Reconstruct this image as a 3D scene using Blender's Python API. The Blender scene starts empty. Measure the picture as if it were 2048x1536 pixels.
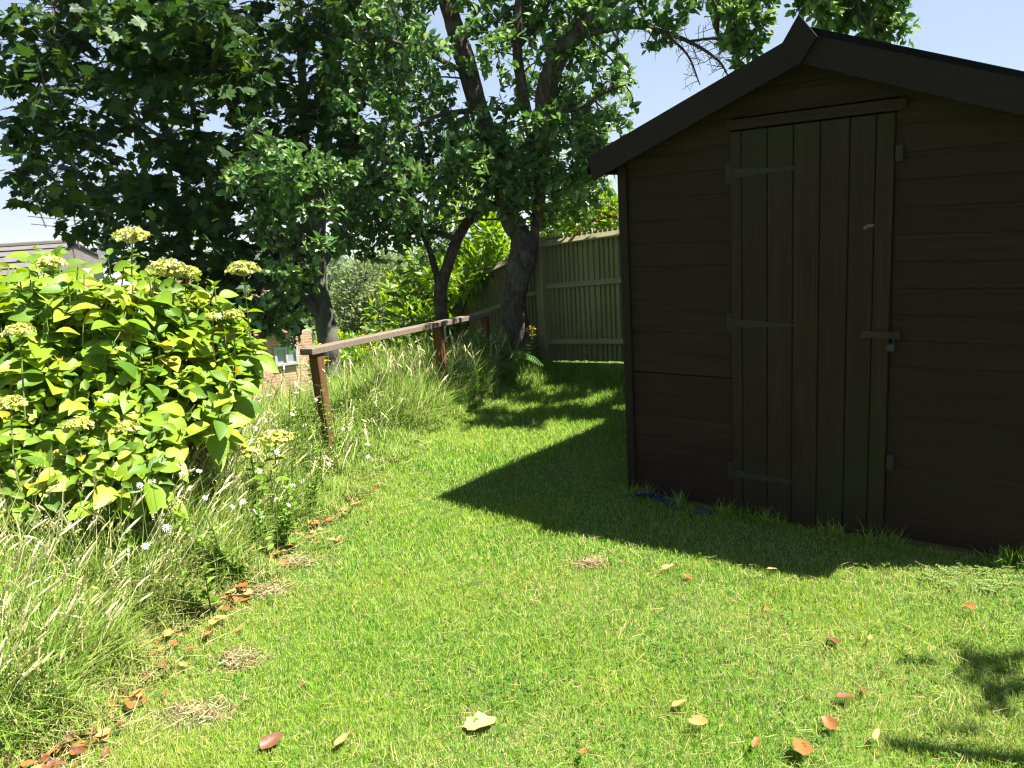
import bpy, math, random
import numpy as np
from mathutils import Matrix, Vector

rng = np.random.default_rng(7)
random.seed(7)
SC = bpy.context.scene
COL = SC.collection

# ------------------------------------------------------------------ camera
W, H = 2048, 1536
FPX = 1630.6
PITCH, ROLL, CAM_H = 0.1975, -0.0621, 1.5844
F_ = np.array([0, math.cos(PITCH), -math.sin(PITCH)])
r0 = np.array([1.0, 0, 0]); u0 = np.cross(r0, F_)
R_ = math.cos(ROLL) * r0 + math.sin(ROLL) * u0
U_ = -math.sin(ROLL) * r0 + math.cos(ROLL) * u0
O_ = np.array([0, 0, CAM_H])
cam_d = bpy.data.cameras.new("camera")
cam = bpy.data.objects.new("camera", cam_d); COL.objects.link(cam)
cam_d.sensor_width = 36; cam_d.lens = FPX / W * 36
cam_d.clip_start = 0.05; cam_d.clip_end = 9000
M3 = np.stack([R_, U_, -F_], 1)
M4 = Matrix([[*M3[0], 0], [*M3[1], 0], [*M3[2], CAM_H], [0, 0, 0, 1]])
cam.matrix_world = M4
SC.camera = cam

# ------------------------------------------------------------------ sky, sun, exposure
SUN = np.array([0.5195, -0.1117, 1.0]); SUN /= np.linalg.norm(SUN)
world = bpy.data.worlds.new("World"); SC.world = world; world.use_nodes = True
wn = world.node_tree.nodes; wl = world.node_tree.links
bg = wn["Background"]
sky = wn.new("ShaderNodeTexSky"); sky.sky_type = 'NISHITA'; sky.sun_disc = False
sky.sun_elevation = math.asin(SUN[2]); sky.sun_rotation = math.atan2(SUN[0], SUN[1])
sky.air_density = 1.0; sky.dust_density = 0.3; sky.ozone_density = 2.5
bg.inputs[1].default_value = 0.05
mxw = wn.new("ShaderNodeMix"); mxw.data_type = 'RGBA'; mxw.inputs[0].default_value = .7; mxw.inputs[7].default_value = (2.85, 3.35, 4.3, 1)
tcw = wn.new("ShaderNodeTexCoord"); spw = wn.new("ShaderNodeSeparateXYZ"); mrw = wn.new("ShaderNodeMapRange"); wl.new(tcw.outputs['Generated'], spw.inputs[0]); wl.new(spw.outputs[2], mrw.inputs[0])
mrw.inputs[1].default_value = .42; mrw.inputs[2].default_value = .72; mrw.inputs[3].default_value = .7; mrw.inputs[4].default_value = 0; wl.new(mrw.outputs[0], mxw.inputs[0])   # pale haze low in the sky, clear blue overhead
wl.new(sky.outputs[0], mxw.inputs[6]); wl.new(mxw.outputs[2], bg.inputs[0])
sd = bpy.data.lights.new("sun", 'SUN'); sd.energy = 5.0; sd.angle = math.radians(0.53); sd.color = (1.0, 0.96, 0.88)
so = bpy.data.objects.new("sun", sd); COL.objects.link(so)
so.rotation_euler = Vector(SUN).to_track_quat('Z', 'Y').to_euler()
vs = SC.view_settings
vs.view_transform = 'Standard'; vs.look = 'None'; vs.exposure = 2.02; vs.gamma = 1.0
cy = SC.cycles
cy.max_bounces = 8; cy.diffuse_bounces = 3; cy.glossy_bounces = 2; cy.transmission_bounces = 5; cy.transparent_max_bounces = 4
cy.filter_width = 1.2; cy.use_denoising = True
cy.caustics_reflective = False; cy.caustics_refractive = False

# ------------------------------------------------------------------ pixel -> point
def ray(x, y): return F_ + R_ * (x - W / 2) / FPX - U_ * (y - H / 2) / FPX
def at(x, y, Y):
    d = ray(x, y); return O_ + d * (Y / d[1])
def on_ground(x, y):
    d = ray(x, y); t = 0.3
    for _ in range(4000):
        p = O_ + d * t
        if p[2] <= g1(p[0], p[1]): return p
        t += 0.01
    return p
def pxm(Y): return Y / FPX * 1.03                                    # metres per pixel at depth Y

# ------------------------------------------------------------------ terrain
EY = np.array([-6, 1.0, 2.3, 2.7, 3.1, 3.7, 4.5, 5.4, 6.2, 6.9, 7.8, 8.4, 9.0, 14])
EX = np.array([-2.3, -1.85, -1.64, -1.57, -1.53, -1.38, -1.18, -1.0, -.82, -.5, -.12, .25, .6, 1.2])
def xe(y): return np.interp(y, EY, EX)
def gz(x, y):
    x = np.asarray(x, float); y = np.asarray(y, float)
    dl = np.maximum(0, xe(y) - x) * 0.93
    db = np.maximum(0, y - 9.2) * 0.8 * (x < 30)
    d = np.sqrt(dl ** 2 + db ** 2)
    s = np.clip(d / 3.0, 0, 1)
    drop = 0.30 * d * s * 0.8 + 0.04 * d
    drop = np.where(drop > 5.5, 5.5 + (drop - 5.5) * 0.12, drop)
    drop = np.minimum(drop, 58)
    rise = 0.07 * np.clip(x - 0.4, 0, 3) * np.clip((y - 5.5) / 2.5, 0, 1)
    z = -0.03 - drop + rise
    z = z + 0.012 * np.sin(x * 2.1 + y * 1.3) * np.sin(y * 1.7 - x) * (d < 2)
    return z
def g1(x, y): return float(gz(x, y))

# ------------------------------------------------------------------ mesh builder
class MB:
    def __init__(s): s.v = []; s.f = []; s.n = 0; s.uv = []; s.dry = []; s.hasdry = False
    def add(s, V, faces, uv=None, dry=None):
        V = np.asarray(V, float).reshape(-1, 3)
        fl = [np.asarray(f, np.int64) + s.n for f in faces]
        s.f.append(('list', fl)); s.v.append(V); s.n += len(V)
        s.uv.append(np.zeros((len(V), 2)) if uv is None else np.asarray(uv, float))
        s.dry.append(np.zeros(len(V)) if dry is None else np.full(len(V), dry))
        return s
    def scatter(s, tv, tf, tuv, pos, frame, scale, dry=None):
        """copies of a template (k,3); frame (N,3,3) columns = axes; scale (N,) or (N,3)"""
        N = len(pos)
        if N == 0: return s
        scale = np.asarray(scale, float)
        if scale.ndim == 1: scale = np.repeat(scale[:, None], 3, 1)
        loc = tv[None] * scale[:, None, :] if tv.ndim == 2 else tv * scale[:, None, :]
        V = np.einsum('nij,nkj->nki', frame, loc) + pos[:, None, :]
        k = V.shape[1]
        off = (np.arange(N) * k + s.n)
        s.f.append(('tpl', tf, off)); s.v.append(V.reshape(-1, 3)); s.n += N * k
        s.uv.append(np.tile(tuv, (N, 1)) if tuv is not None else np.zeros((N * k, 2)))
        s.dry.append(np.zeros(N * k) if dry is None else np.repeat(dry, k)); s.hasdry |= dry is not None
        return s
    def build(s, name, mat, parent=None, smooth=False, loc=None, world=True):
        V = np.concatenate(s.v) if s.v else np.zeros((0, 3))
        idx = []; tot = []
        for e in s.f:
            if e[0] == 'list':
                for f in e[1]: idx.append(f); tot.append(np.array([len(f)]))
            else:
                _, tf, off = e
                flat = np.concatenate([np.asarray(f) for f in tf]); lens = np.array([len(f) for f in tf])
                idx.append((off[:, None] + flat[None]).ravel()); tot.append(np.tile(lens, len(off)))
        idx = np.concatenate(idx).astype(np.int32); tot = np.concatenate(tot).astype(np.int32)
        start = np.concatenate([[0], np.cumsum(tot)[:-1]]).astype(np.int32)
        me = bpy.data.meshes.new(name)
        if parent is not None and world:
            mi = np.array(parent_inv(parent)); V = V @ mi[:3, :3].T + mi[:3, 3]
        elif loc is not None: V = V - np.asarray(loc)
        me.vertices.add(len(V)); me.vertices.foreach_set('co', V.astype(np.float32).ravel())
        me.loops.add(len(idx)); me.loops.foreach_set('vertex_index', idx)
        me.polygons.add(len(tot)); me.polygons.foreach_set('loop_start', start)
        me.update(calc_edges=True)
        uv = np.concatenate(s.uv)
        if uv.any():
            l = me.uv_layers.new(name='UVMap'); l.data.foreach_set('uv', uv[idx].astype(np.float32).ravel())
        if s.hasdry:
            a = me.attributes.new('dry', 'FLOAT', 'POINT'); a.data.foreach_set('value', np.concatenate(s.dry).astype(np.float32))
        me.polygons.foreach_set('use_smooth', np.full(len(tot), bool(smooth)))
        if isinstance(mat, (list, tuple)):
            for m in mat: me.materials.append(m)
        else: me.materials.append(mat)
        o = bpy.data.objects.new(name, me); COL.objects.link(o)
        if parent is not None: o.parent = parent
        elif loc is not None: o.location = loc
        return o
    # primitives
    def box(s, c, size, rot=None):
        x, y, z = np.asarray(size) / 2
        V = np.array([[a * x, b * y, d * z] for d in (-1, 1) for b in (-1, 1) for a in (-1, 1)])
        if rot is not None: V = V @ np.asarray(rot).T
        return s.add(V + np.asarray(c), [(0, 2, 3, 1), (4, 5, 7, 6), (0, 1, 5, 4), (2, 6, 7, 3), (0, 4, 6, 2), (1, 3, 7, 5)])
    def cbox(s, c, size, ch=0.004, rot=None):
        """box with chamfered long edges (all edges)"""
        x, y, z = np.asarray(size) / 2; ch = min(ch, x * .45, y * .45, z * .45)
        V = []; idx = {}
        for a in (-1, 1):
            for b in (-1, 1):
                for d in (-1, 1):
                    for k in range(3):
                        p = [a * x, b * y, d * z]
                        for m in range(3):
                            if m != k: p[m] -= (a, b, d)[m] * ch
                        idx[(a, b, d, k)] = len(V); V.append(p)
        Fs = []
        def q(k, sgn):
            o = [m for m in range(3) if m != k]; r = []
            for (p1, p2) in ((-1, -1), (1, -1), (1, 1), (-1, 1)):
                t = [0, 0, 0]; t[k] = sgn; t[o[0]] = p1; t[o[1]] = p2; r.append(idx[(*t, k)])
            return r
        for k in range(3):
            for sg in (-1, 1): Fs.append(q(k, sg))
        for k in range(3):
            o = [m for m in range(3) if m != k]
            for p1 in (-1, 1):
                for p2 in (-1, 1):
                    t = [0, 0, 0]; t[o[0]] = p1; t[o[1]] = p2
                    t[k] = -1; a_ = idx[(*t, o[0])]; b_ = idx[(*t, o[1])]
                    t[k] = 1; c_ = idx[(*t, o[1])]; d_ = idx[(*t, o[0])]
                    Fs.append([a_, b_, c_, d_])
        for a in (-1, 1):
            for b in (-1, 1):
                for d in (-1, 1): Fs.append([idx[(a, b, d, k)] for k in range(3)])
        V = np.array(V)
        if rot is not None: V = V @ np.asarray(rot).T
        return s.add(V + np.asarray(c), Fs)
    def prism(s, poly, d0, d1, axes):
        """poly in 2D extruded from d0 to d1; axes = (ax, ay, an)"""
        ax, ay, an = map(np.asarray, axes); n = len(poly)
        A = [ax * p[0] + ay * p[1] + an * d0 for p in poly]; B = [ax * p[0] + ay * p[1] + an * d1 for p in poly]
        return s.add(np.array(A + B), [list(range(n))[::-1], list(range(n, 2 * n))] + [(i, (i + 1) % n, n + (i + 1) % n, n + i) for i in range(n)])
    def tube(s, pts, rad, sides=8, cap=True, rough=0.0, seed=0):
        P = np.asarray(pts, float); r = np.broadcast_to(np.asarray(rad, float), (len(P),))
        T = np.gradient(P, axis=0); T /= np.linalg.norm(T, axis=1)[:, None] + 1e-12
        ref = np.array([0, 0, 1.0]) if abs(T[0][2]) < .9 else np.array([1.0, 0, 0])
        n = np.cross(T[0], ref); n /= np.linalg.norm(n); rings = []
        ang = np.arange(sides) / sides * 2 * np.pi
        rg = np.random.default_rng(seed + len(P) * 13)
        lob = rg.normal(0, 1, (3, sides))
        for i in range(len(P)):
            n = n - T[i] * (n @ T[i]); n /= np.linalg.norm(n) + 1e-12; b = np.cross(T[i], n)
            rr = r[i] * np.ones(sides)
            if rough: rr = rr * (1 + rough * (lob[0] * math.sin(i * .33) + lob[1] * math.cos(i * .21) + .5 * rg.normal(0, 1, sides)) * .5)
            rings.append(P[i] + np.outer(np.cos(ang) * rr, n) + np.outer(np.sin(ang) * rr, b))
        V = np.concatenate(rings); Fs = []
        for i in range(len(P) - 1):
            for k in range(sides):
                k2 = (k + 1) % sides; Fs.append((i * sides + k, i * sides + k2, (i + 1) * sides + k2, (i + 1) * sides + k))
        if cap: Fs += [list(range(sides))[::-1], list(range((len(P) - 1) * sides, len(P) * sides))]
        return s.add(V, Fs)

_inv = {}
def parent_inv(p):
    return (Matrix.Translation(p.location) @ p.rotation_euler.to_matrix().to_4x4()).inverted() if p.parent is None else parent_world(p).inverted()
def parent_world(p):
    m = Matrix.Translation(p.location) @ p.rotation_euler.to_matrix().to_4x4()
    return parent_world(p.parent) @ m if p.parent else m

def crom(pts, n=6):
    """smooth polyline through rows (any number of columns)"""
    P = np.asarray(pts, float)
    if len(P) < 3: return np.array([P[0] + (P[-1] - P[0]) * t for t in np.linspace(0, 1, n + 1)])
    Q = np.vstack([2 * P[0] - P[1], P, 2 * P[-1] - P[-2]]); out = []
    for i in range(1, len(Q) - 2):
        for t in np.arange(n) / n:
            a, b, c, d = Q[i - 1:i + 3]
            out.append(.5 * (2 * b + (c - a) * t + (2 * a - 5 * b + 4 * c - d) * t * t + (3 * b - a - 3 * c + d) * t ** 3))
    out.append(P[-1]); return np.array(out)

def tag(o, label=None, cat=None, group=None, kind=None):
    if label: o['label'] = label
    if cat: o['category'] = cat
    if group: o['group'] = group
    if kind: o['kind'] = kind
    return o
def thing(name, label, cat, loc=(0, 0, 0), rz=0, group=None):
    o = bpy.data.objects.new(name, None); COL.objects.link(o); o.empty_display_size = .1
    o.location = loc; o.rotation_euler = (0, 0, rz)
    return tag(o, label, cat, group)
def copy_tree(o, parent=None):
    c = o.copy(); COL.objects.link(c); c.parent = parent
    for ch in list(o.children): copy_tree(ch, c)
    return c

def frames(nrm, tan):
    """columns: x = across, y = along tan, z = normal"""
    y = tan / (np.linalg.norm(tan, axis=1)[:, None] + 1e-9)
    z = nrm - y * np.sum(nrm * y, 1)[:, None]; z /= np.linalg.norm(z, axis=1)[:, None] + 1e-9
    x = np.cross(y, z); return np.stack([x, y, z], 2)
def unit(v): return v / (np.linalg.norm(v, axis=-1, keepdims=True) + 1e-9)

# ------------------------------------------------------------------ materials
def newmat(name):
    m = bpy.data.materials.new(name); m.use_nodes = True
    return m, m.node_tree.nodes, m.node_tree.links, m.node_tree.nodes["Principled BSDF"]
def ramp(nt, fac, stops):
    r = nt.nodes.new("ShaderNodeValToRGB"); el = r.color_ramp.elements
    while len(el) < len(stops): el.new(.5)
    for e, (p, c) in zip(el, stops): e.position = p; e.color = (*c, 1)
    nt.links.new(fac, r.inputs[0]); return r.outputs[0]
def noise(nt, scale, detail=3, vec=None, rough=.5, dist=0):
    n = nt.nodes.new("ShaderNodeTexNoise"); n.inputs['Scale'].default_value = scale; n.inputs['Detail'].default_value = detail
    n.inputs['Roughness'].default_value = rough; n.inputs['Distortion'].default_value = dist
    if vec is not None: nt.links.new(vec, n.inputs['Vector'])
    return n.outputs['Fac']
def mixc(nt, fac, a, b, mode='MIX'):
    m = nt.nodes.new("ShaderNodeMix"); m.data_type = 'RGBA'; m.blend_type = mode
    for sock, val in ((0, fac), (6, a), (7, b)):
        if hasattr(val, 'is_linked') or hasattr(val, 'links'): nt.links.new(val, m.inputs[sock])
        else: m.inputs[sock].default_value = val if sock == 0 else (*val, 1)
    return m.outputs[2]
def mathn(nt, op, a, b=None, clamp=False):
    m = nt.nodes.new("ShaderNodeMath"); m.operation = op; m.use_clamp = clamp
    for i, v in enumerate((a, b)):
        if v is None: continue
        if hasattr(v, 'links'): nt.links.new(v, m.inputs[i])
        else: m.inputs[i].default_value = v
    return m.outputs[0]
def coords(nt, which='Object', scale=(1, 1, 1)):
    t = nt.nodes.new("ShaderNodeTexCoord"); mp = nt.nodes.new("ShaderNodeMapping"); mp.inputs['Scale'].default_value = scale
    nt.links.new(t.outputs[which], mp.inputs[0]); return mp.outputs[0]
def island(nt):
    g = nt.nodes.new("ShaderNodeNewGeometry"); return g.outputs['Random Per Island']
def bump(nt, b, h, strength=.4, dist=.01):
    n = nt.nodes.new("ShaderNodeBump"); n.inputs['Strength'].default_value = strength; n.inputs['Distance'].default_value = dist
    nt.links.new(h, n.inputs['Height']); nt.links.new(n.outputs[0], b.inputs['Normal'])

def leafmat(name, stops, rough=.45, transl=.35, spec=.4, tcol=1.25, vein=False, patch=None):
    m, n, l, b = newmat(name); nt = m.node_tree
    c = ramp(nt, island(nt), stops)
    if patch:                                                        # large soft variation over the plant
        c = mixc(nt, mathn(nt, 'MULTIPLY', noise(nt, patch[0], 3, coords(nt)), patch[2]), c, patch[1])
    if vein:
        uv = n.new("ShaderNodeTexCoord").outputs['UV']
        sp = n.new("ShaderNodeSeparateXYZ"); l.new(uv, sp.inputs[0])
        ax = mathn(nt, 'ABSOLUTE', mathn(nt, 'SUBTRACT', sp.outputs[0], .5))
        ph = mathn(nt, 'SUBTRACT', mathn(nt, 'MULTIPLY', sp.outputs[1], 44), mathn(nt, 'MULTIPLY', ax, 34))
        w = mathn(nt, 'POWER', mathn(nt, 'ABSOLUTE', mathn(nt, 'SINE', ph)), 6)
        mid = mathn(nt, 'LESS_THAN', ax, .018)
        v = mathn(nt, 'MAXIMUM', mathn(nt, 'MULTIPLY', mathn(nt, 'SUBTRACT', 1, mathn(nt, 'ABSOLUTE', mathn(nt, 'SINE', mathn(nt, 'MULTIPLY', ph, .5)))), .55), mid)
        v = mathn(nt, 'POWER', v, 2.2, True)
        c = mixc(nt, mathn(nt, 'MULTIPLY', v, .35), c, (.20, .26, .05))
        bump(nt, b, mathn(nt, 'SUBTRACT', 1, v), .5, .004)
    l.new(c, b.inputs['Base Color']); b.inputs['Roughness'].default_value = rough
    b.inputs['Specular IOR Level'].default_value = spec
    t = n.new("ShaderNodeBsdfTranslucent")
    hs = n.new("ShaderNodeHueSaturation"); hs.inputs['Value'].default_value = tcol; hs.inputs['Saturation'].default_value = 1.1; hs.inputs['Hue'].default_value = .485
    l.new(c, hs.inputs['Color']); l.new(hs.outputs[0], t.inputs[0])
    mx = n.new("ShaderNodeMixShader"); mx.inputs[0].default_value = transl
    l.new(b.outputs[0], mx.inputs[1]); l.new(t.outputs[0], mx.inputs[2])
    out = [x for x in n if x.type == 'OUTPUT_MATERIAL'][0]; l.new(mx.outputs[0], out.inputs[0])
    return m

def woodmat(name, cols, grain=(3, 40, 40), rough=.8, algae=None, bump_s=.35, spec=.15, knots=True):
    m, n, l, b = newmat(name); nt = m.node_tree
    t = n.new("ShaderNodeTexCoord"); mp = n.new("ShaderNodeMapping"); mp.inputs['Scale'].default_value = grain
    isl = island(nt); cv = n.new("ShaderNodeCombineXYZ")
    for i, k in enumerate((7.3, 3.1, 5.7)): l.new(mathn(nt, 'MULTIPLY', isl, k), cv.inputs[i])
    va = n.new("ShaderNodeVectorMath"); va.operation = 'ADD'; l.new(t.outputs['Object'], va.inputs[0]); l.new(cv.outputs[0], va.inputs[1])
    l.new(va.outputs[0], mp.inputs[0])
    f = noise(nt, 1.0, 5, mp.outputs[0], .6, .6)
    c = ramp(nt, f, [(0.25, cols[0]), (.5, cols[1]), (.75, cols[2])])
    c = mixc(nt, mathn(nt, 'MULTIPLY', isl, .75), c, tuple(x * .62 for x in cols[1]))
    if knots:
        vo = n.new("ShaderNodeTexVoronoi"); vo.inputs['Scale'].default_value = 1.0
        mk = n.new("ShaderNodeMapping"); mk.inputs['Scale'].default_value = tuple(4 if g < 10 else 7 for g in grain)
        l.new(va.outputs[0], mk.inputs[0]); l.new(mk.outputs[0], vo.inputs['Vector'])
        kf = mathn(nt, 'LESS_THAN', vo.outputs['Distance'], .07)
        c = mixc(nt, mathn(nt, 'MULTIPLY', kf, .55), c, tuple(x * .35 for x in cols[0]))
    big = noise(nt, 1.4, 4, t.outputs['Object'])
    c = mixc(nt, mathn(nt, 'MULTIPLY', big, .5), c, tuple(x * .8 for x in cols[2]))
    if algae:
        a = mathn(nt, 'MULTIPLY', mathn(nt, 'SUBTRACT', noise(nt, algae[1], 3, t.outputs['Object']), algae[2]), algae[3], True)
        c = mixc(nt, a, c, algae[0])
    l.new(c, b.inputs['Base Color']); b.inputs['Roughness'].default_value = rough; b.inputs['Specular IOR Level'].default_value = spec
    bump(nt, b, f, bump_s, .004)
    return m
def plain(name, col, rough=.6, metal=0, var=.3, scale=20, spec=.4, bs=.2):
    m, n, l, b = newmat(name); nt = m.node_tree
    f = noise(nt, scale, 4, coords(nt))
    c = mixc(nt, f, tuple(x * (1 - var) for x in col), tuple(min(1, x * (1 + var)) for x in col))
    l.new(c, b.inputs['Base Color']); b.inputs['Roughness'].default_value = rough; b.inputs['Metallic'].default_value = metal
    b.inputs['Specular IOR Level'].default_value = spec; bump(nt, b, f, bs, .004)
    return m

M = {}
M['lawn'] = None
def grassmat(name, stops, dry_c, patch_c, pscale=1.1, transl=.4, rough=.65):
    m, n, l, b = newmat(name); nt = m.node_tree
    c = ramp(nt, island(nt), stops)
    pf = mathn(nt, 'MULTIPLY', mathn(nt, 'SUBTRACT', noise(nt, pscale, 4, coords(nt)), .46), 5.0, True)
    c = mixc(nt, mathn(nt, 'MULTIPLY', pf, .7), c, patch_c)
    at_ = n.new("ShaderNodeAttribute"); at_.attribute_name = 'dry'
    c = mixc(nt, at_.outputs['Fac'], c, dry_c)
    l.new(c, b.inputs['Base Color']); b.inputs['Roughness'].default_value = rough; b.inputs['Specular IOR Level'].default_value = .12
    gn = n.new("ShaderNodeNewGeometry"); va = n.new("ShaderNodeVectorMath"); va.operation = 'MULTIPLY_ADD'; l.new(gn.outputs['Normal'], va.inputs[0]); va.inputs[1].default_value = (.75,) * 3; va.inputs[2].default_value = (0, 0, .6)
    vn = n.new("ShaderNodeVectorMath"); vn.operation = 'NORMALIZE'; l.new(va.outputs[0], vn.inputs[0]); l.new(vn.outputs[0], b.inputs['Normal'])
    t = n.new("ShaderNodeBsdfTranslucent"); l.new(c, t.inputs[0])
    mx = n.new("ShaderNodeMixShader"); mx.inputs[0].default_value = transl
    l.new(b.outputs[0], mx.inputs[1]); l.new(t.outputs[0], mx.inputs[2])
    out = [x for x in n if x.type == 'OUTPUT_MATERIAL'][0]; l.new(mx.outputs[0], out.inputs[0])
    return m
M['lawn'] = grassmat('lawn_blades', [(0, (.030, .11, .003)), (.28, (.080, .22, .006)), (.62, (.16, .315, .011)), (.87, (.27, .37, .035)), (1, (.46, .42, .17))],
                     (.44, .35, .16), (.24, .33, .018))
M['meadow'] = grassmat('meadow_blades', [(0, (.045, .13, .010)), (.3, (.11, .24, .016)), (.65, (.19, .32, .03)), (.9, (.30, .38, .075)), (1, (.50, .47, .22))],
                       (.42, .33, .16), (.2, .27, .05))
M['seed'] = leafmat('seed_heads', [(0, (.34, .40, .13)), (.4, (.60, .56, .28)), (1, (.74, .68, .45))], .7, .25, .2)
m, n, l, b = newmat('soil'); nt = m.node_tree
l.new(ramp(nt, noise(nt, 9, 6, coords(nt)), [(.3, (.04, .08, .008)), (.55, (.07, .13, .010)), (.75, (.12, .13, .03))]), b.inputs['Base Color']); b.inputs['Roughness'].default_value = .95
bump(nt, b, noise(nt, 40, 4, coords(nt)), .6, .02); M['soil'] = m
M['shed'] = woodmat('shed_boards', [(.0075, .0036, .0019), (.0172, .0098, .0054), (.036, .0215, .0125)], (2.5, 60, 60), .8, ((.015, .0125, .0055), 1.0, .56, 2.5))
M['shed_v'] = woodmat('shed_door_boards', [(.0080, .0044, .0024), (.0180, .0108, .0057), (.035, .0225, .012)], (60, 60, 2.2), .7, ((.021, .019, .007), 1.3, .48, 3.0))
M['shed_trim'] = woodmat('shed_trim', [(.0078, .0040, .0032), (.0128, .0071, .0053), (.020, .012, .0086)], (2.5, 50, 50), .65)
M['felt'] = plain('roof_felt', (.007, .007, .008), 1, 0, .4, 60, .05)
M['hinge'] = plain('painted_steel', (.030, .0245, .019), .75, 0, .4, 40, .12)
M['rust'] = plain('rusty_steel', (.026, .014, .009), .8, .2, .6, 35)
M['brass'] = plain('dull_padlock', (.010, .011, .0095), .6, 0, .2, 30)
M['raw_wood'] = plain('raw_wood', (.085, .065, .042), .8, 0, .3, 60)
M['bearer'] = woodmat('bearer_wood', [(.06, .045, .015), (.1, .08, .03), (.14, .11, .045)], (3, 40, 40))
M['rail'] = woodmat('rail_wood', [(.10, .076, .056), (.155, .12, .09), (.23, .185, .14)], (3, 45, 45), .7)
M['post'] = woodmat('post_wood', [(.05, .022, .009), (.105, .047, .020), (.16, .08, .036)], (40, 40, 2.5), .75, None, .6)
M['fence'] = woodmat('fence_boards', [(.14, .132, .055), (.21, .195, .088), (.28, .258, .13)], (40, 40, 2.0), .85, ((.10, .13, .045), .9, .45, 2.5), .4)
M['fence_rail'] = woodmat('fence_rails', [(.15, .145, .065), (.23, .215, .11), (.32, .295, .17)], (2.5, 40, 40), .85, ((.12, .14, .06), .9, .5, 2.0))
def barkmat(name, cols, sc=(14, 14, 4), lichen=None, bs=.9):
    m, n, l, b = newmat(name); nt = m.node_tree
    f = noise(nt, 1, 7, coords(nt, 'Object', sc), .65, .5)
    c = ramp(nt, f, [(.3, cols[0]), (.5, cols[1]), (.72, cols[2])])
    if lichen: c = mixc(nt, mathn(nt, 'MULTIPLY', mathn(nt, 'SUBTRACT', noise(nt, 5, 5, coords(nt)), .55), 6, True), c, lichen)
    l.new(c, b.inputs['Base Color']); b.inputs['Roughness'].default_value = .9; b.inputs['Specular IOR Level'].default_value = .2
    bump(nt, b, f, bs, .03); return m
M['bark_plum'] = barkmat('plum_bark', [(.027, .020, .015), (.065, .049, .038), (.16, .13, .105)], (34, 34, 9), (.12, .115, .085), 1.0)
M['bark_syc'] = barkmat('sycamore_bark', [(.05, .047, .038), (.10, .096, .08), (.18, .172, .15)], (9, 9, 5), (.12, .14, .08), .4)
M['twig'] = plain('twig_bark', (.055, .042, .032), .9, 0, .4, 30)
M['syc'] = leafmat('sycamore_leaves', [(0, (.014, .038, .009)), (.5, (.024, .060, .011)), (.9, (.045, .095, .014)), (1, (.11, .16, .02))], .5, .36, .3, 1.5)
M['plum'] = leafmat('plum_leaves', [(0, (.034, .096, .018)), (.5, (.076, .165, .036)), (.9, (.15, .25, .068)), (1, (.25, .32, .12))], .34, .38, .65, 1.35)
M['hyd'] = leafmat('hydrangea_leaves', [(0, (.06, .145, .010)), (.3, (.13, .225, .012)), (.7, (.20, .30, .018)), (.968, (.27, .345, .03)), (.98, (.40, .28, .025)), (1, (.42, .31, .04))], .45, .38, .35, 1.3, True)
M['stem_green'] = plain('green_stems', (.13, .17, .04), .6, 0, .3, 20)
M['stem_brown'] = plain('brown_stems', (.17, .10, .05), .8, 0, .35, 30)
M['floret'] = leafmat('hydrangea_florets', [(0, (.34, .39, .05)), (.5, (.46, .48, .11)), (.85, (.54, .52, .24)), (1, (.56, .50, .36))], .6, .3, .2, 1.1)
M['laurel'] = leafmat('laurel_leaves', [(0, (.07, .17, .010)), (.5, (.16, .29, .014)), (1, (.30, .40, .025))], .4, .5, .4, 1.3)
M['photinia'] = leafmat('red_tipped_leaves', [(0, (.12, .24, .016)), (.6, (.22, .34, .03)), (.93, (.32, .38, .05)), (.94, (.42, .16, .05)), (1, (.45, .22, .07))], .4, .5, .3)
M['palebush'] = leafmat('grey_green_leaves', [(0, (.10, .15, .05)), (.5, (.16, .21, .07)), (1, (.24, .28, .11))], .5, .35, .3)
M['weed'] = leafmat('weed_leaves', [(0, (.08, .17, .02)), (.5, (.14, .25, .03)), (1, (.22, .32, .05))], .5, .4, .25)
M['fern'] = leafmat('fern_fronds', [(0, (.05, .13, .02)), (1, (.11, .22, .03))], .5, .35, .3)
M['white_petal'] = leafmat('white_petals', [(0, (.75, .75, .72)), (1, (.85, .85, .83))], .6, .25, .2, 1.0)
M['yellow'] = leafmat('yellow_florets', [(0, (.75, .5, .02)), (1, (.85, .62, .04))], .6, .25, .2, 1.0)
M['dead'] = leafmat('fallen_leaf_orange', [(0, (.22, .08, .02)), (.5, (.30, .125, .03)), (1, (.38, .20, .07))], .55, .25, .35, 1.1, False, (18, (.2, .07, .02), .8))
M['dead_brown'] = leafmat('fallen_leaf_brown', [(0, (.10, .035, .015)), (.5, (.17, .07, .028)), (1, (.26, .13, .06))], .5, .15, .4, 1.1, False, (18, (.08, .03, .015), .8))
M['dead_pale'] = leafmat('fallen_leaf_pale', [(0, (.33, .30, .11)), (1, (.37, .34, .13))], .55, .2, .35, 1.0, True)
M['dead_tan'] = leafmat('fallen_leaf_tan', [(0, (.36, .20, .06)), (1, (.44, .27, .10))], .55, .2, .35, 1.0, False, (18, (.4, .2, .06), .7))
M['straw'] = leafmat('straw_bits', [(0, (.16, .11, .05)), (.5, (.30, .24, .11)), (1, (.42, .36, .2))], .7, .2, .2)
M['blue'] = plain('blue_plastic', (.006, .011, .045), .5, 0, .3, 12)
M['stone'] = plain('grey_stone', (.045, .04, .03), .9, 0, .35, 14, .3, .6)

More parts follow.
